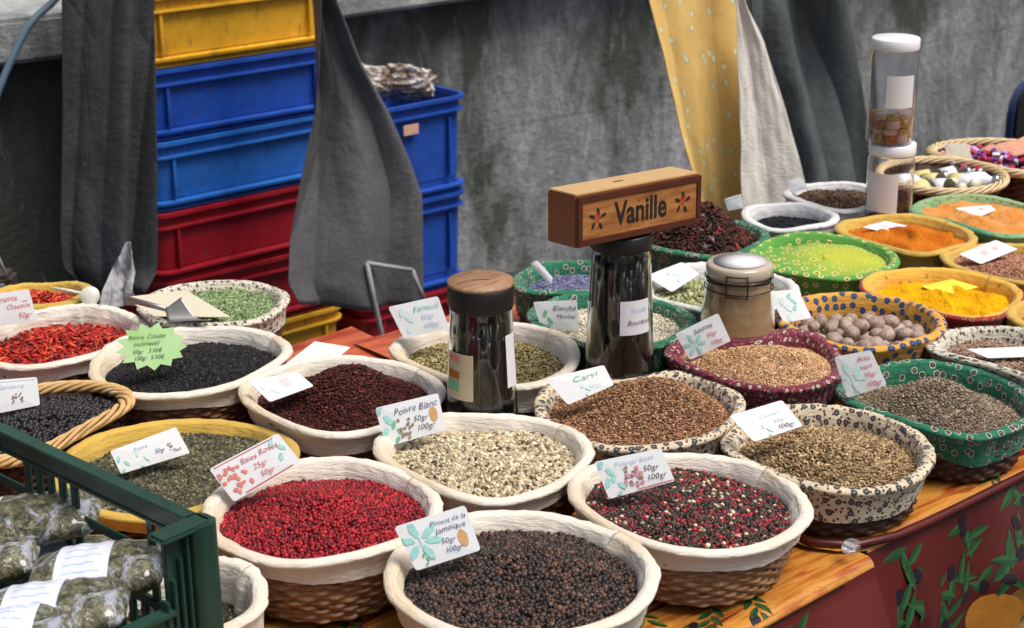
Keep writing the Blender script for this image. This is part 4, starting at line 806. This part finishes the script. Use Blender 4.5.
# jar with a wooden lid (tapering up), pods and a printed label
prof = [(.052, 0), (.055, .005), (.0545, .05), (.051, .13), (.0465, .215), (.0455, .236), (.0465, .243), (.0465, .25)]
t, p = jar('tall glass jar of dark vanilla pods with a pale wooden topped lid', 483.3, 460.2, prof)
camA = math.atan2(-p[1], -p[0])
V, F = lathe([(.0005, .2475), (.0475, .2475), (.0485, .249), (.0485, .277), (.0475, .2785), (.0005, .2785)], 48); mk('black_lid', V, F, M['blackp'], t)
V, F = lathe([(.0005, .2786), (.0480, .2786), (.0488, .281), (.0475, .2845), (.0005, .2845)], 48); mk('wooden_disc', V, F, M['cork'], t)
s = MB(); s.box((.0, 0, .2847), (.026, .0015, .0006), Euler((0, 0, -.6))); s.bld('slit', M['blackp'], t)
Rj = lambda z: float(np.interp(z, [q[1] for q in prof], [q[0] for q in prof]))
lab = vlabel(t, Rj, .115, .185, camA-1.25, camA-.25, plain('tan_printed_label', (.62, .5, .33), .45))
for nm, z0, z1, c in (('label_print', .128, .142, 'wash_green'), ('label_print', .146, .158, 'ochre'), ('label_print', .172, .181, 'wash_red')):
    vlabel(lab, lambda z: Rj(z)+.0006, z0, z1, camA-1.2, camA-.7, M[c], nm)
vlabel(t, Rj, .13, .21, camA+.8, camA+1.3, M['labelw'])
pods('vanilla_pods', 'dark vanilla pods standing in the wooden lidded jar', (p[0], p[1], TZ+.006), .045, .235, 3, 130)
# tall vanilla jar and the box on it
prof = [(.052, 0), (.056, .006), (.0555, .05), (.053, .12), (.0485, .22), (.0465, .258), (.046, .272), (.043, .280), (.043, .29)]
t, p = jar('tall glass jar of black vanilla pods carrying the Vanille box', 618.7, 418, prof); camA = math.atan2(-p[1], -p[0]); vj = p
V, F = lathe([(.0005, .284), (.047, .284), (.0475, .286), (.0475, .307), (.046, .309), (.0005, .309)], 48); mk('black_lid', V, F, M['blackp'], t)
Rj2 = lambda z: float(np.interp(z, [q[1] for q in prof], [q[0] for q in prof]))
lb = vlabel(t, Rj2, .158, .212, camA+.0, camA+1.0, M['labelw'])
def wraptext(txt, R, a0, z0, size, mat, parent):
    Vt, Ft = textmesh(txt); V = [((R(z0+y*size)+.0022)*math.cos(a0+x*size/R(z0)), (R(z0+y*size)+.0022)*math.sin(a0+x*size/R(z0)), z0+y*size) for x, y, _ in Vt]
    return mk('lettering', V, Ft, M[mat], parent, False)
wraptext('Vanille', Rj2, camA+.3, .194, .011, 'pen_pale', lb); wraptext('Bourbon', Rj2, camA+.2, .174, .011, 'pen_black', lb)
pods('vanilla_pods', 'black vanilla pods packed in the tall jar under the Vanille box', (p[0], p[1], TZ+.006), .046, .268, 8, 150)
# vanilla box
a = N('varnished_pine', .33); v = a.coord('Object', (2, 14, 14)); n = a.noise(v, 6, 5, .6, .8); a.col(a.ramp(n, [(.35, (.26, .09, .025)), (.55, (.42, .175, .05)), (.7, (.50, .235, .075))])); a.b.inputs['Coat Weight'].default_value = .25; M['pine'] = a.m
M['palewood'] = plain('pale_top_wood', (.58, .37, .17), .4, .2, 20); M['mahog'] = plain('dark_frame_wood', (.09, .022, .010), .35, .3, 25); M['burn'] = plain('burnt_black_lettering', (.02, .012, .01), .5); M['sidew'] = plain('red_brown_end_wood', (.24, .075, .025), .35, .25, 22)
L, D, Hh = .255, .064, .077
bxp = Vector((vj[0]-.002, vj[1]-.010, TZ+.3145)); bt = thing('wooden_box', 'wooden money box lettered Vanille resting on the tall jar', 'box', bxp, R_(1.5)); bt.rotation_mode = 'QUATERNION'; bt.rotation_quaternion = (Matrix.Rotation(R_(-3.5), 3, Vector(r0)) @ Matrix.Rotation(R_(-1), 3, 'Z')).to_quaternion()
s = MB(); s.box((0, 0, Hh/2), (L, D, Hh), bev=.002); s.bld('body', M['sidew'], bt)
s = MB(); s.box((0, .001, Hh+.0012), (L-.003, D-.003, .0035), bev=.001); s.bld('lid', M['palewood'], bt)
s = MB(); s.box((-L*.06, 0, Hh+.0032), (.02, .003, .0008)); s.bld('coin_slot', M['burn'], bt)
s = MB()
for (x, z, w_, h_) in ((0, .006, L-.002, .010), (0, Hh-.006, L-.002, .010), (-L/2+.006, Hh/2, .010, Hh-.022), (L/2-.006, Hh/2, .010, Hh-.022)): s.box((x, -D/2-.002, z), (w_, .005, h_), bev=.001)
s.bld('front_frame', M['mahog'], bt)
s = MB(); s.box((0, -D/2-.0012, Hh/2), (L-.022, .003, Hh-.022)); s.bld('front_panel', M['pine'], bt)
Vt, Ft = textmesh('Vanille', .0); w_ = Vt[:, 0].max(); sc_ = .098/w_
Vt[:, 1] = Vt[:, 1]*1.15+.05*(Vt[:, 0]/w_-.5)
def thick(V2, F2, y0, parent, name, mat):
    n = len(V2); V = [(x, y0, z) for x, z in V2]+[(x, y0-.0008, z) for x, z in V2]; F = [tuple(i+n for i in f) for f in F2]; mk(name, V, F, mat, parent, False)
for dx, dz in ((0, 0), (.0009, .0), (0, .0009), (.0009, .0009)):
    if dx or dz: continue
c = bpy.data.curves.new('v', 'FONT'); c.body = 'Vanille'; c.size = 1; c.offset = .022; c.extrude = .015; o_ = bpy.data.objects.new('v', c); COL.objects.link(o_)
dg = bpy.context.evaluated_depsgraph_get(); me = o_.evaluated_get(dg).to_mesh(); Vv = np.array([v.co[:] for v in me.vertices]); Fv = [tuple(p_.vertices) for p_ in me.polygons]; o_.evaluated_get(dg).to_mesh_clear(); bpy.data.objects.remove(o_)
w_ = Vv[:, 0].max(); sc_ =   .106/w_; mk('lettering', [(-.053+x*sc_, -D/2-.0030-z*.02, .024+y*sc_*1.25) for x, y, z in Vv], Fv, M['burn'], bt, False)
rp = plain('red_paint', (.5, .06, .02), .5)
def petal(s, cx, cz, a_, b_, ang, mi): s.add([(cx+a_*math.cos(t)*math.cos(ang)-b_*math.sin(t)*math.sin(ang), -D/2-.0034, cz+a_*math.cos(t)*math.sin(ang)+b_*math.sin(t)*math.cos(ang)) for t in np.arange(12)*2*PI/12], [tuple(range(12))], mi)
for cx in (-.087, .087):
    s = MB()
    for k, a_ in enumerate((.4, 1.5, 2.7, 3.9, 5.2)): petal(s, cx+.012*math.cos(a_), Hh/2+.012*math.sin(a_), .006, .0026, a_+.3*(k % 2), 0)
    for k in range(4): petal(s, cx+.005*math.cos(k*1.6), Hh/2+.004+.005*math.sin(k*1.6), .0032, .0025, k, 1)
    s.bld('painted_flower', [M['burn'], rp], bt)
s = MB(); petal(s, -.003, .057, .003, .003, 0, 0); s.bld('painted_dot', rp, bt)
# clip jar of tan powder
prof = [(.061, 0), (.065, .006), (.0645, .07), (.061, .12), (.055, .165), (.053, .18), (.053, .19)]
t, p = jar('squat clip top glass jar filled with tan powder', 735, 383.1, prof); camA = math.atan2(-p[1], -p[0])
V, F = lathe([(.0005, .004), (.0605, .004), (.061, .07), (.0575, .118), (.0515, .163), (.0495, .176), (.0005, .180)], 56)
o = mk('ginger_powder', V, F, (lambda a: (a.col(a.ramp(a.noise(a.coord('Object', (1, 1, 3)), 18, 5), [(.35, (.58, .34, .17)), (.65, (.74, .48, .27))])), a.m)[1])(N('tan_powder', .9))); o.location = (p[0], p[1], TZ+.005); tag(o, 'tan powder filling the clip top jar', 'spice', None, 'stuff')
V, F = lathe([(.0005, .192), (.0525, .192), (.054, .195), (.054, .208), (.051, .212), (.0005, .213)], 56); mk('glass_lid', V, F, plain('cloudy_lid_glass', (.50, .42, .33), .15, .1, 20), t)
V, F = lathe([(.0005, .2132), (.041, .2132), (.0425, .2140), (.0005, .2145)], 48); mk('paper_disc', V, F, M['labelw'], t)
mw = MB()
for z, r in ((.1895, .0552), (.172, .0560)):
    V, F = tube([(r*math.cos(a_), r*math.sin(a_), z) for a_ in np.linspace(0, 2*PI, 60)], .0012, 6, False); mw.add(V, F)
for da in (-.35, .25):
    c_, s_ = math.cos(camA+da), math.sin(camA+da); V, F = tube([(.0555*c_, .0555*s_, .204), (.0585*c_, .0585*s_, .190), (.0590*c_, .0590*s_, .172), (.058*c_, .058*s_, .166)], .0013, 6); mw.add(V, F)
for z in (.203, .169): V, F = tube([(.0585*math.cos(a_), .0585*math.sin(a_), z) for a_ in np.linspace(camA-.35, camA+.25, 8)], .0013, 6); mw.add(V, F)
mw.bld('wire_clasp', M['wire'], t, True)
# two clear plastic jars, stacked
def petjar(p, z, label, hgt=.175, R=.047):
    t = thing('plastic_jar', label, 'jar', (p[0], p[1], z), 0)
    prof = [(R*.9, 0), (R, .006), (R, hgt-.035), (R*.94, hgt-.025), (R*.94, hgt-.012)]; inner = [(r-.0015, max(z_, .0015)) for r, z_ in prof][::-1]
    V, F = lathe([(.0005, 0)]+prof+inner+[(.0005, .0015)], 48); mk('clear_body', V, F, M['pet'], t)
    V, F = lathe([(.0005, hgt-.022), (R*.985, hgt-.022), (R*1.0, hgt-.020), (R*1.0, hgt-.002), (R*.96, hgt), (.0005, hgt)], 48); mk('white_lid', V, F, plain('white_plastic', (.82, .84, .87), .35, .02), t); return t
pc = np.array([2.718, 2.05, TZ+.003]); camA = math.atan2(-pc[1], -pc[0]); R9 = .047
j1 = petjar(pc, TZ+.003, 'lower clear plastic jar with white lid and large paper label', .240); vlabel(j1, R9, .105, .185, camA-1.15, camA+.35, M['labelw'])
z2 = TZ+.003+.2405; pc2 = pc+np.array([.002, -.002, 0])-rt*.010; j2 = petjar(pc2, z2, 'upper clear plastic jar with white lid holding tiny spice jars', .210)
l2 = vlabel(j2, R9, .078, .142, camA-.25, camA+.95, M['labelw'])
M['amber'] = plain('amber_spice', (.36, .08, .02), .2); M['gold'] = plain('bronze_lid', (.42, .28, .1), .3, Metallic=.6); M['rose'] = plain('rose_plastic', (.6, .4, .38), .4)
k = 0
for lz in (.004, .034):
    for j in range(5):
        a_ = camA+(j-2)*.85+lz*6; q = .028; t = thing('mini_jar', ('tiny amber spice jar in the bottom layer of the upper clear jar' if lz < .01 else 'tiny bronze capped spice jar in the top layer of the upper clear jar'), 'jar', (pc2[0]+q*math.cos(a_), pc2[1]+q*math.sin(a_), z2+lz), 0, 'tiny jars inside the clear plastic jar' if lz < .01 else 'tiny jars of the top layer inside the clear jar')
        V, F = lathe([(.0003, 0), (.0125, 0), (.0135, .002), (.0135, .018), (.0003, .018)], 20); mk('body', V, F, M[['amber', 'gold', 'amber', 'rose', 'gold'][(j+k) % 5]], t)
        V, F = lathe([(.0003, .0182), (.014, .0182), (.014, .0275), (.013, .0285), (.0003, .0285)], 20); mk('cap', V, F, M[['rose', 'gold', 'rose', 'gold', 'rose'][(j+k) % 5]], t)
    k += 1
# small bottles in the wicker basket
pe, re_, _ = BK['EE']; M['bglass'] = plain('dark_bottle', (.05, .045, .02), .15); M['bcream'] = plain('cream_bottle_cap', (.7, .66, .5), .4); M['byel'] = plain('yellow_label', (.72, .6, .25), .5)
bl = ['clear stoppered', 'dark olive', 'white labelled', 'yellow labelled', 'cream capped', 'slim green', 'pale', 'squat dark']
for i, (dx, dy, rz, lm) in enumerate(((-.075, .03, .5, 'labelw'), (-.045, -.045, .2, 'labelw'), (-.01, .03, .9, 'byel'), (.02, -.045, -.2, 'byel'), (.055, .01, 1.1, 'labelw'), (-.02, -.005, .1, 'byel'), (.06, -.06, .5, 'labelw'), (-.09, -.02, 1.3, 'byel'))):
    t = thing('small_bottle', '%s small bottle lying in the back wicker basket, %s' % (bl[i], ['at its left rear', 'at its front left', 'near its middle rear', 'at its front', 'at its right rear', 'in its centre', 'at its front right', 'at its left end'][i]), 'bottle', (pe[0]+dx*.95, pe[1]+dy*.95, pe[2]-.012), 0, 'small bottles in the wicker basket')
    t.rotation_euler = (PI/2-.15, .1, rz); t.scale = (1.3, 1.3, 1.3)
    V, F = lathe([(.0003, -.03), (.015, -.03), (.0165, -.027), (.0165, .012), (.008, .022), (.008, .026), (.0003, .026)], 20); mk('glass_body', V, F, M['bglass'] if i % 3 else M['labelw'], t)
    V, F = lathe([(.0169, -.02), (.0172, -.02), (.0172, .006), (.0169, .006)], 20); mk('label_band', V, F, M[lm], t)
    V, F = lathe([(.0003, .0262), (.010, .0262), (.010, .036), (.0003, .036)], 16); mk('cap', V, F, M['bcream'] if i % 2 else M['steel'], t)
V, F = lathe([(.0005, 0), (re_*.86, 0), (re_*.9, .012), (.0005, .012)], 40); o = mk('straw_bedding', V, F, M['wicker_pale']); o.location = (pe[0], pe[1], TZ+.045); tag(o, 'straw bedding under the small bottles', 'straw', None, 'stuff')
# sachets in the back basket
pf, rf_, _ = BK['FF']; g = np.random.default_rng(2); mb = MB()
mats = [plain('pink_sachet', (.65, .08, .2), .3), plain('violet_sachet', (.25, .08, .4), .3), plain('white_sachet', (.75, .68, .72), .3), plain('red_sachet', (.6, .03, .06), .3)]
for k in range(230):
    q = (rf_-.03)*math.sqrt(g.random()); a_ = g.random()*6.28; s_ = g.uniform(.006, .011)
    mb.box((q*math.cos(a_), q*math.sin(a_), -.012+.02*(1-q/rf_)+g.normal(0, .004)), (s_*1.6, s_, s_*.8), Euler(g.uniform(-1, 1, 3)), int(g.integers(0, 4)), .001)
o = mb.bld('wrapped_sweets', mats); o.location = (pf[0], pf[1], pf[2]); tag(o, 'pink, violet and white wrapped sweets filling the back corner basket', 'sweets', None, 'stuff')
# salmon cloth over its right side, green cloth below
def drape(name, label, pts, mat, cat='cloth', thick=.004):
    """pts: rows of world points"""
    A = np.array(pts); nr, nc, _ = A.shape; nU, nV = 24, 24; V = []
    for i in range(nU):
        for j in range(nV):
            u, v = i/(nU-1)*(nr-1), j/(nV-1)*(nc-1); i0, j0 = min(int(u), nr-2), min(int(v), nc-2); a_, b_ = u-i0, v-j0
            P = A[i0, j0]*(1-a_)*(1-b_)+A[i0+1, j0]*a_*(1-b_)+A[i0, j0+1]*(1-a_)*b_+A[i0+1, j0+1]*a_*b_
            V.append(P+np.array([0, 0, 1])*.004*math.sin(i*.9+j*.3)*math.sin(j*.7)-np.array([0, 0, 0]))
    o = mk(name, V, gridf(nU, nV, False), mat); md = o.modifiers.new('thick', 'SOLIDIFY'); md.thickness = thick; return tag(o, label, cat)
drape('salmon_paper', 'salmon paper folded over the sweets at the right photo edge', [[at(985, 147, .862), at(1010, 141, .872), at(1060, 128, .885)], [at(978, 151, .858), at(1015, 154, .862), at(1060, 152, .865)]], plain('salmon_paper', (.62, .3, .2), .7), 'paper')
drape('green_cloth', 'green cloth slung between baskets at the right photo edge', [[at(1040, 150, .88), at(1060, 165, .87), at(1080, 180, .84)], [at(1003, 190, .80), at(1030, 192, .80), at(1070, 196, .79)]], plain('green_cotton', (.03, .2, .09), .8))
# black chair back
cb = at(1030, 152, 0.0); cb = atY(1030, 120, 3.2); t = thing('folding_chair', 'black chair back with blue edge at the right photo edge', 'chair', (cb[0]+.04, 3.2, 0), R_(8))
def slab(w_, h_, z, rad, th_, mat, name, dy=0):
    P = [(x, y) for x, y in rrect(w_, h_, rad, 8)]; n = len(P); V = [(x, dy-th_/2, z+y) for x, y in P]+[(x, dy+th_/2, z+y) for x, y in P]; F = [tuple(range(n)), tuple(range(n, 2*n))[::-1]]+[(i, i+n, (i+1) % n+n, (i+1) % n) for i in range(n)]; return mk(name, V, F, mat, t, False)
z_top = atY(1020, 83, 3.2)[2]; slab(.36, .42, z_top-.21, .10, .03, plain('black_vinyl', (.006, .006, .008), .5), 'backrest'); slab(.385, .43, z_top-.212, .11, .022, plain('blue_vinyl_edge', (.02, .035, .11), .5), 'backrest_edge', .008)
s = MB(); s.box((0, -.2, .44), (.38, .36, .04), bev=.01); s.bld('seat', bpy.data.materials['black_vinyl'], t)
for sx in (-1, 1):
    for yy in (0.0, -.35): lz = gz(cb[0]+.04)+.01; tp = .42 if yy else z_top-.2; s = MB(); s.box((sx*.17, yy, (tp+lz)/2), (.022, .022, tp-lz)); s.bld('leg', bpy.data.materials['black_vinyl'], t)
# ---------------------------------------------------------------- scoop, paper, bag, cup, tin
pI = BK['I'][0]
pp = [at(126, 297, .868), at(186, 290, .872), at(231, 317, .868), at(150, 316, .866)]; c_ = sum(pp)/4
o = mk('paper_sheet', [q-c_ for q in pp]+[q-c_-np.array([0, 0, .0012]) for q in pp], [(0, 1, 2, 3), (7, 6, 5, 4), (0, 4, 5, 1), (1, 5, 6, 2), (2, 6, 7, 3), (3, 7, 4, 0)], plain('cream_paper', (.62, .58, .44), .7, .05), None, False); o.location = c_; tag(o, 'cream paper sheet lying in the green seed basket', 'paper')
M['steel2'] = N('dull_steel', .45, Metallic=.9).col((.36, .35, .33)).m
t = thing('metal_scoop', 'metal scoop with steel handle lying on the paper sheet', 'scoop', at(170, 307, .885), 0); o0 = np.array(t.location)
h0, h1, h2, h3 = at(127, 299, .888)-o0, at(166, 309, .888)-o0, at(182, 300, .892)-o0, at(205, 318, .878)-o0
V, F = tube([h0, h0*.5+h1*.5, h1], [.0055, .005, .0045], 10); mk('handle', V, F, M['steel2'], t)
A_, B_, C_, D_ = at(165, 309, .884)-o0, at(181, 297, .902)-o0, at(212, 319, .874)-o0, at(169, 321, .870)-o0; V = []
for i in range(12):
    for j in range(12): u, v = i/11, j/11; P = (A_*(1-u)+D_*u)*(1-v)+(B_*(1-u)+C_*u)*v; V.append(P+np.array([0, 0, -.016])*math.sin(PI*u)*(.4+.6*v))
o = mk('blade', V, gridf(12, 12, False), M['steel2'], t); md = o.modifiers.new('thick', 'SOLIDIFY'); md.thickness = .0015
a = N('clear_cellophane', .1); n = a.noise(a.coord('Object', (1, 1, .35)), 24, 4, .6, 1.); a.col(a.ramp(n, [(.35, (.3, .32, .38)), (.6, (.78, .8, .86))])); a.t.links.new(a.ramp(n, [(.42, .06), (.62, .55)]), a.b.inputs['Alpha']); a.b.inputs['Coat Weight'].default_value = 1; a.bump(n, .6, .01); M['cel2'] = a.m
Yc = at(110, 308, .86)[1]+.03; rows = [(242, 127, 129), (255, 120, 133), (272, 110, 136), (290, 101, 133), (306, 97, 140)]
hang('cellophane_bag', rows, Yc, M['cel2'], 'open pointed cellophane bag standing behind the chilli basket', 'bag', ((5, .007), (11, .003)), 44, nu=40, nv=50, crumplea=.0006)
pcup = at(90, 296, .87); V, F = lathe([(.0005, -.004), (.0165, -.004), (.017, 0), (.0165, .001), (.0005, .001)], 24)
t = thing('plastic_spoon', 'white plastic measuring spoon between the chilli basket and the bag', 'spoon', pcup, 0); Rm = Euler((R_(62), 0, R_(-35))); t.rotation_euler = Rm; mk('bowl', np.array(V), F, plain('milky_plastic', (.66, .66, .6), .3), t); V, F = tube([(-.016, .006, 0), (-.04, .012, 0), (-.062, .016, 0)], .0025, 8); mk('handle', V, F, bpy.data.materials['milky_plastic'], t)
# scale at the far left
ps = at(-8, 300, .80); Ysc = ps[1]
t = thing('kitchen_scale', 'dark framed scale with a bent metal rod at the left edge', 'scale', (ps[0], ps[1], TZ+.006), R_(-38))
z1 = atY(0, 273, Ysc)[2]-TZ; s = MB(); s.box((0, 0, z1*.5), (.09, .06, z1), bev=.008); s.bld('housing', plain('brown_black_plastic', (.05, .035, .03), .35), t); s = MB(); s.box((.005, -.0315, z1*.72), (.06, .004, .03), bev=.001); s.bld('display', plain('grey_display', (.3, .3, .27), .3), t)
V, F = tube([(-.05, 0, z1+.062), (-.015, 0, z1+.064), (.008, 0, z1+.058), (.020, 0, z1+.03), (.030, 0, z1-.002)], .003, 8); mk('metal_rod', V, F, plain('brass_rod', (.4, .36, .28), .35), t)
pt = at(905, 212, TZ+.02); t = thing('steel_tin', 'small open steel tin between the back baskets', 'tin', (pt[0], pt[1], TZ+.006), .3)
V, F = loft([(0, 0), (.002, .03), (.003, .032), (-.001, .032), (-.002, .004)], .05, .035, .012, True, True); mk('shell', V, F, M['steel'], t)
o = crumple('plastic_clip', at(851, 546, TZ+.016), (.022, .011, .009), (0, .2, .4), M['cel2'], 61, 4, .10, 1.6); tag(o, 'crumpled clear plastic clip on the table corner', 'clip')
pw = at(318, 356, TZ+.012); s = MB(); s.box((0, 0, 0), (.11, .07, .003), Euler((.03, -.03, .5)), bev=.001); o = s.bld('white_napkin', M['labelw']); o.location = pw; tag(o, 'white folded napkin on the table behind the clove basket', 'napkin')
# ---------------------------------------------------------------- green crate with herb bags
M['gcr'] = plastic('dark_green_plastic', (.013, .058, .040))
cz = 1.005; pc_ = at(206, 522, cz); t = thing('vegetable_crate', 'dark green lattice plastic crate of herb bags in the near left corner', 'crate', (pc_[0], pc_[1], TZ+.004), R_(8)); t.rotation_euler = (R_(0), R_(0), R_(8)); hc = cz-TZ-.004
Lx, Ly = .40, .60                     # extends to -x and +y from this corner
def wall(axis, fixed, a0, a1, top, name, n_small=0):
    s = MB(); L_ = a1-a0; mid = (a0+a1)/2
    def B(u0, u1, z0, z1, th_=.006, off=0):
        c = ((u0+u1)/2, fixed+off, (z0+z1)/2) if axis == 'x' else (fixed+off, (u0+u1)/2, (z0+z1)/2); d = (u1-u0, th_, z1-z0) if axis == 'x' else (th_, u1-u0, z1-z0); s.box(c, d, bev=.001)
    B(a0, a1, top-.024, top, .006); B(a0, a1, top-.004, top+.002, .018); B(a0, a1, 0, .05, .006); B(a0, a1, top*.45, top*.45+.012, .0075); B(a0, a1, top-.029, top-.024, .009)
    k = int(L_/.024)
    for i in range(k+1):
        u = a0+L_*i/k; B(u-.006, u+.006, .05, top*.45, .005)
        if (i//5) % 2 == 0: B(u-.006, u+.006, top*.45+.012, top-.028, .005)
    for zz in (top*.72, top*.22): 
        B(a0, a1, zz-.006, zz+.006, .0045)
    return s.bld(name, M['gcr'], t)
wall('y', -.003, .0, Ly, hc, 'end_panel'); wall('x', .003, -Lx, -.05, hc-.085, 'side_panel'); wall('y', -Lx, .0, Ly, hc, 'end_panel'); wall('x', Ly, -Lx, 0, hc-.085, 'side_panel')
for cx, cy in ((0, 0), (-Lx, 0), (0, Ly), (-Lx, Ly)):
    s = MB(); ix = -1 if cx == 0 else 1; iy = 1 if cy == 0 else -1
    V, F = loft([(0, 0), (0, hc+.002)], .034, .034, .012, True, True); s.add([(x+cx+ix*.006, y+cy+iy*.006, z) for x, y, z in V], F)
    for q in range(4): s.box((cx+ix*(.028+.010*q), cy+iy*.002, hc/2+.02-.012*q), (.004, .012, hc-.05-.02*q), bev=.001)
    s.box((cx+ix*.030, cy+iy*.006, hc-.0), (.066, .030, .007), bev=.003)
    s.box((cx+ix*.028, cy+iy*.006, hc/2), (.05, .005, hc-.004), bev=.001)
    s.bld('corner_post', M['gcr'], t)
s = MB(); s.box((-Lx/2, Ly/2, .004), (Lx, Ly, .006)); s.bld('base', M['gcr'], t)
a = N('herbs_in_cellophane', .3); v = a.coord(); n = a.noise(v, 110, 4, .7); n2 = a.noise(v, 22, 4, .7, 1.5)
a.col(a.mix(a.ramp(n2, [(.52, 0.), (.62, .8)]), a.ramp(n, [(.35, (.022, .022, .012)), (.5, (.10, .10, .05)), (.65, (.24, .22, .13))]), (.42, .45, .55))); a.b.inputs['Coat Weight'].default_value = .9; a.b.inputs['Coat Roughness'].default_value = .08; a.bump(n2, .8, .012); M['herb'] = a.m  # blue-grey highlights of the film are painted into the colour
def herbbag(cx, cy, z, L_, w_, ang, label, seed, lo=-.35, hi=.45):
    p = at(cx, cy, z); tt = thing('herb_bag', label, 'bag', p, ang, 'herb bags in the green crate'); tt.rotation_euler = (R_(8), R_(-6), ang); g = np.random.default_rng(seed); ph = g.uniform(0, 6, 6)
    nu, nv = 40, 48; V = []; UV = []
    def S(a_, s_, k=1.):
        e = (1-abs(s_)**3.2)**.42; wob = 1+.03*math.sin(9*s_+ph[0])*math.sin(3*a_+ph[1])+.02*math.sin(21*s_+ph[2]+2*a_)
        return (s_*L_, w_*(.55+.45*e)*math.cos(a_)*wob*k, .42*w_*2*e*math.sin(a_)*.62*wob*k)
    for i in range(nu):
        for j in range(nv): V.append(S(2*PI*i/nu, -1+2*j/(nv-1)))
    mk('pouch', V, gridf(nu, nv), M['herb'], tt)
    V = []
    for i in range(30):
        for j in range(14): V.append(S(.05+(PI-.1)*i/29, lo+(hi-lo)*j/13, 1.02))
    o = mk('paper_band', V, gridf(30, 14, False), plain('bag_label_paper', (.72, .74, .84), .35, .05, 14), tt)
    V = []; F = []
    for k in range(5):
        b = len(V); a_ = 1.0+.28*k
        for i in range(2):
            for j in range(8): V.append(S(a_+.05*i+.02*math.sin(j*2), lo+(hi-lo)*(.15+.7*j/7*(1-.15*(k % 2))), 1.025))
        F += [(b+j, b+j+1, b+8+j+1, b+8+j) for j in range(7)]
    mk('lettering', V, F, M['pen_pale'], o)
herbbag(28, 520, .925, .085, .045, R_(-38), 'cellophane herb bag with white band nearest the far end of the crate', 1, -1.0, -.35)
herbbag(98, 572, .925, .075, .045, R_(-38), 'cellophane herb bag with white paper band beside the crate corner', 2, -.55, .25)
herbbag(48, 612, .925, .085, .045, R_(-38), 'cellophane herb bag with white paper band in the near row', 3, -.5, .2)
herbbag(-10, 640, .92, .085, .045, R_(-38), 'cellophane herb bag with blue white band at the lower left corner', 4, -.4, .6)
herbbag(-30, 560, .90, .08, .045, R_(-38), 'cellophane herb bag with white band cut by the left photo edge', 5)
herbbag(60, 560, .87, .08, .042, R_(-50), 'cellophane herb bag lying deeper between the others', 6, -.2, .2)
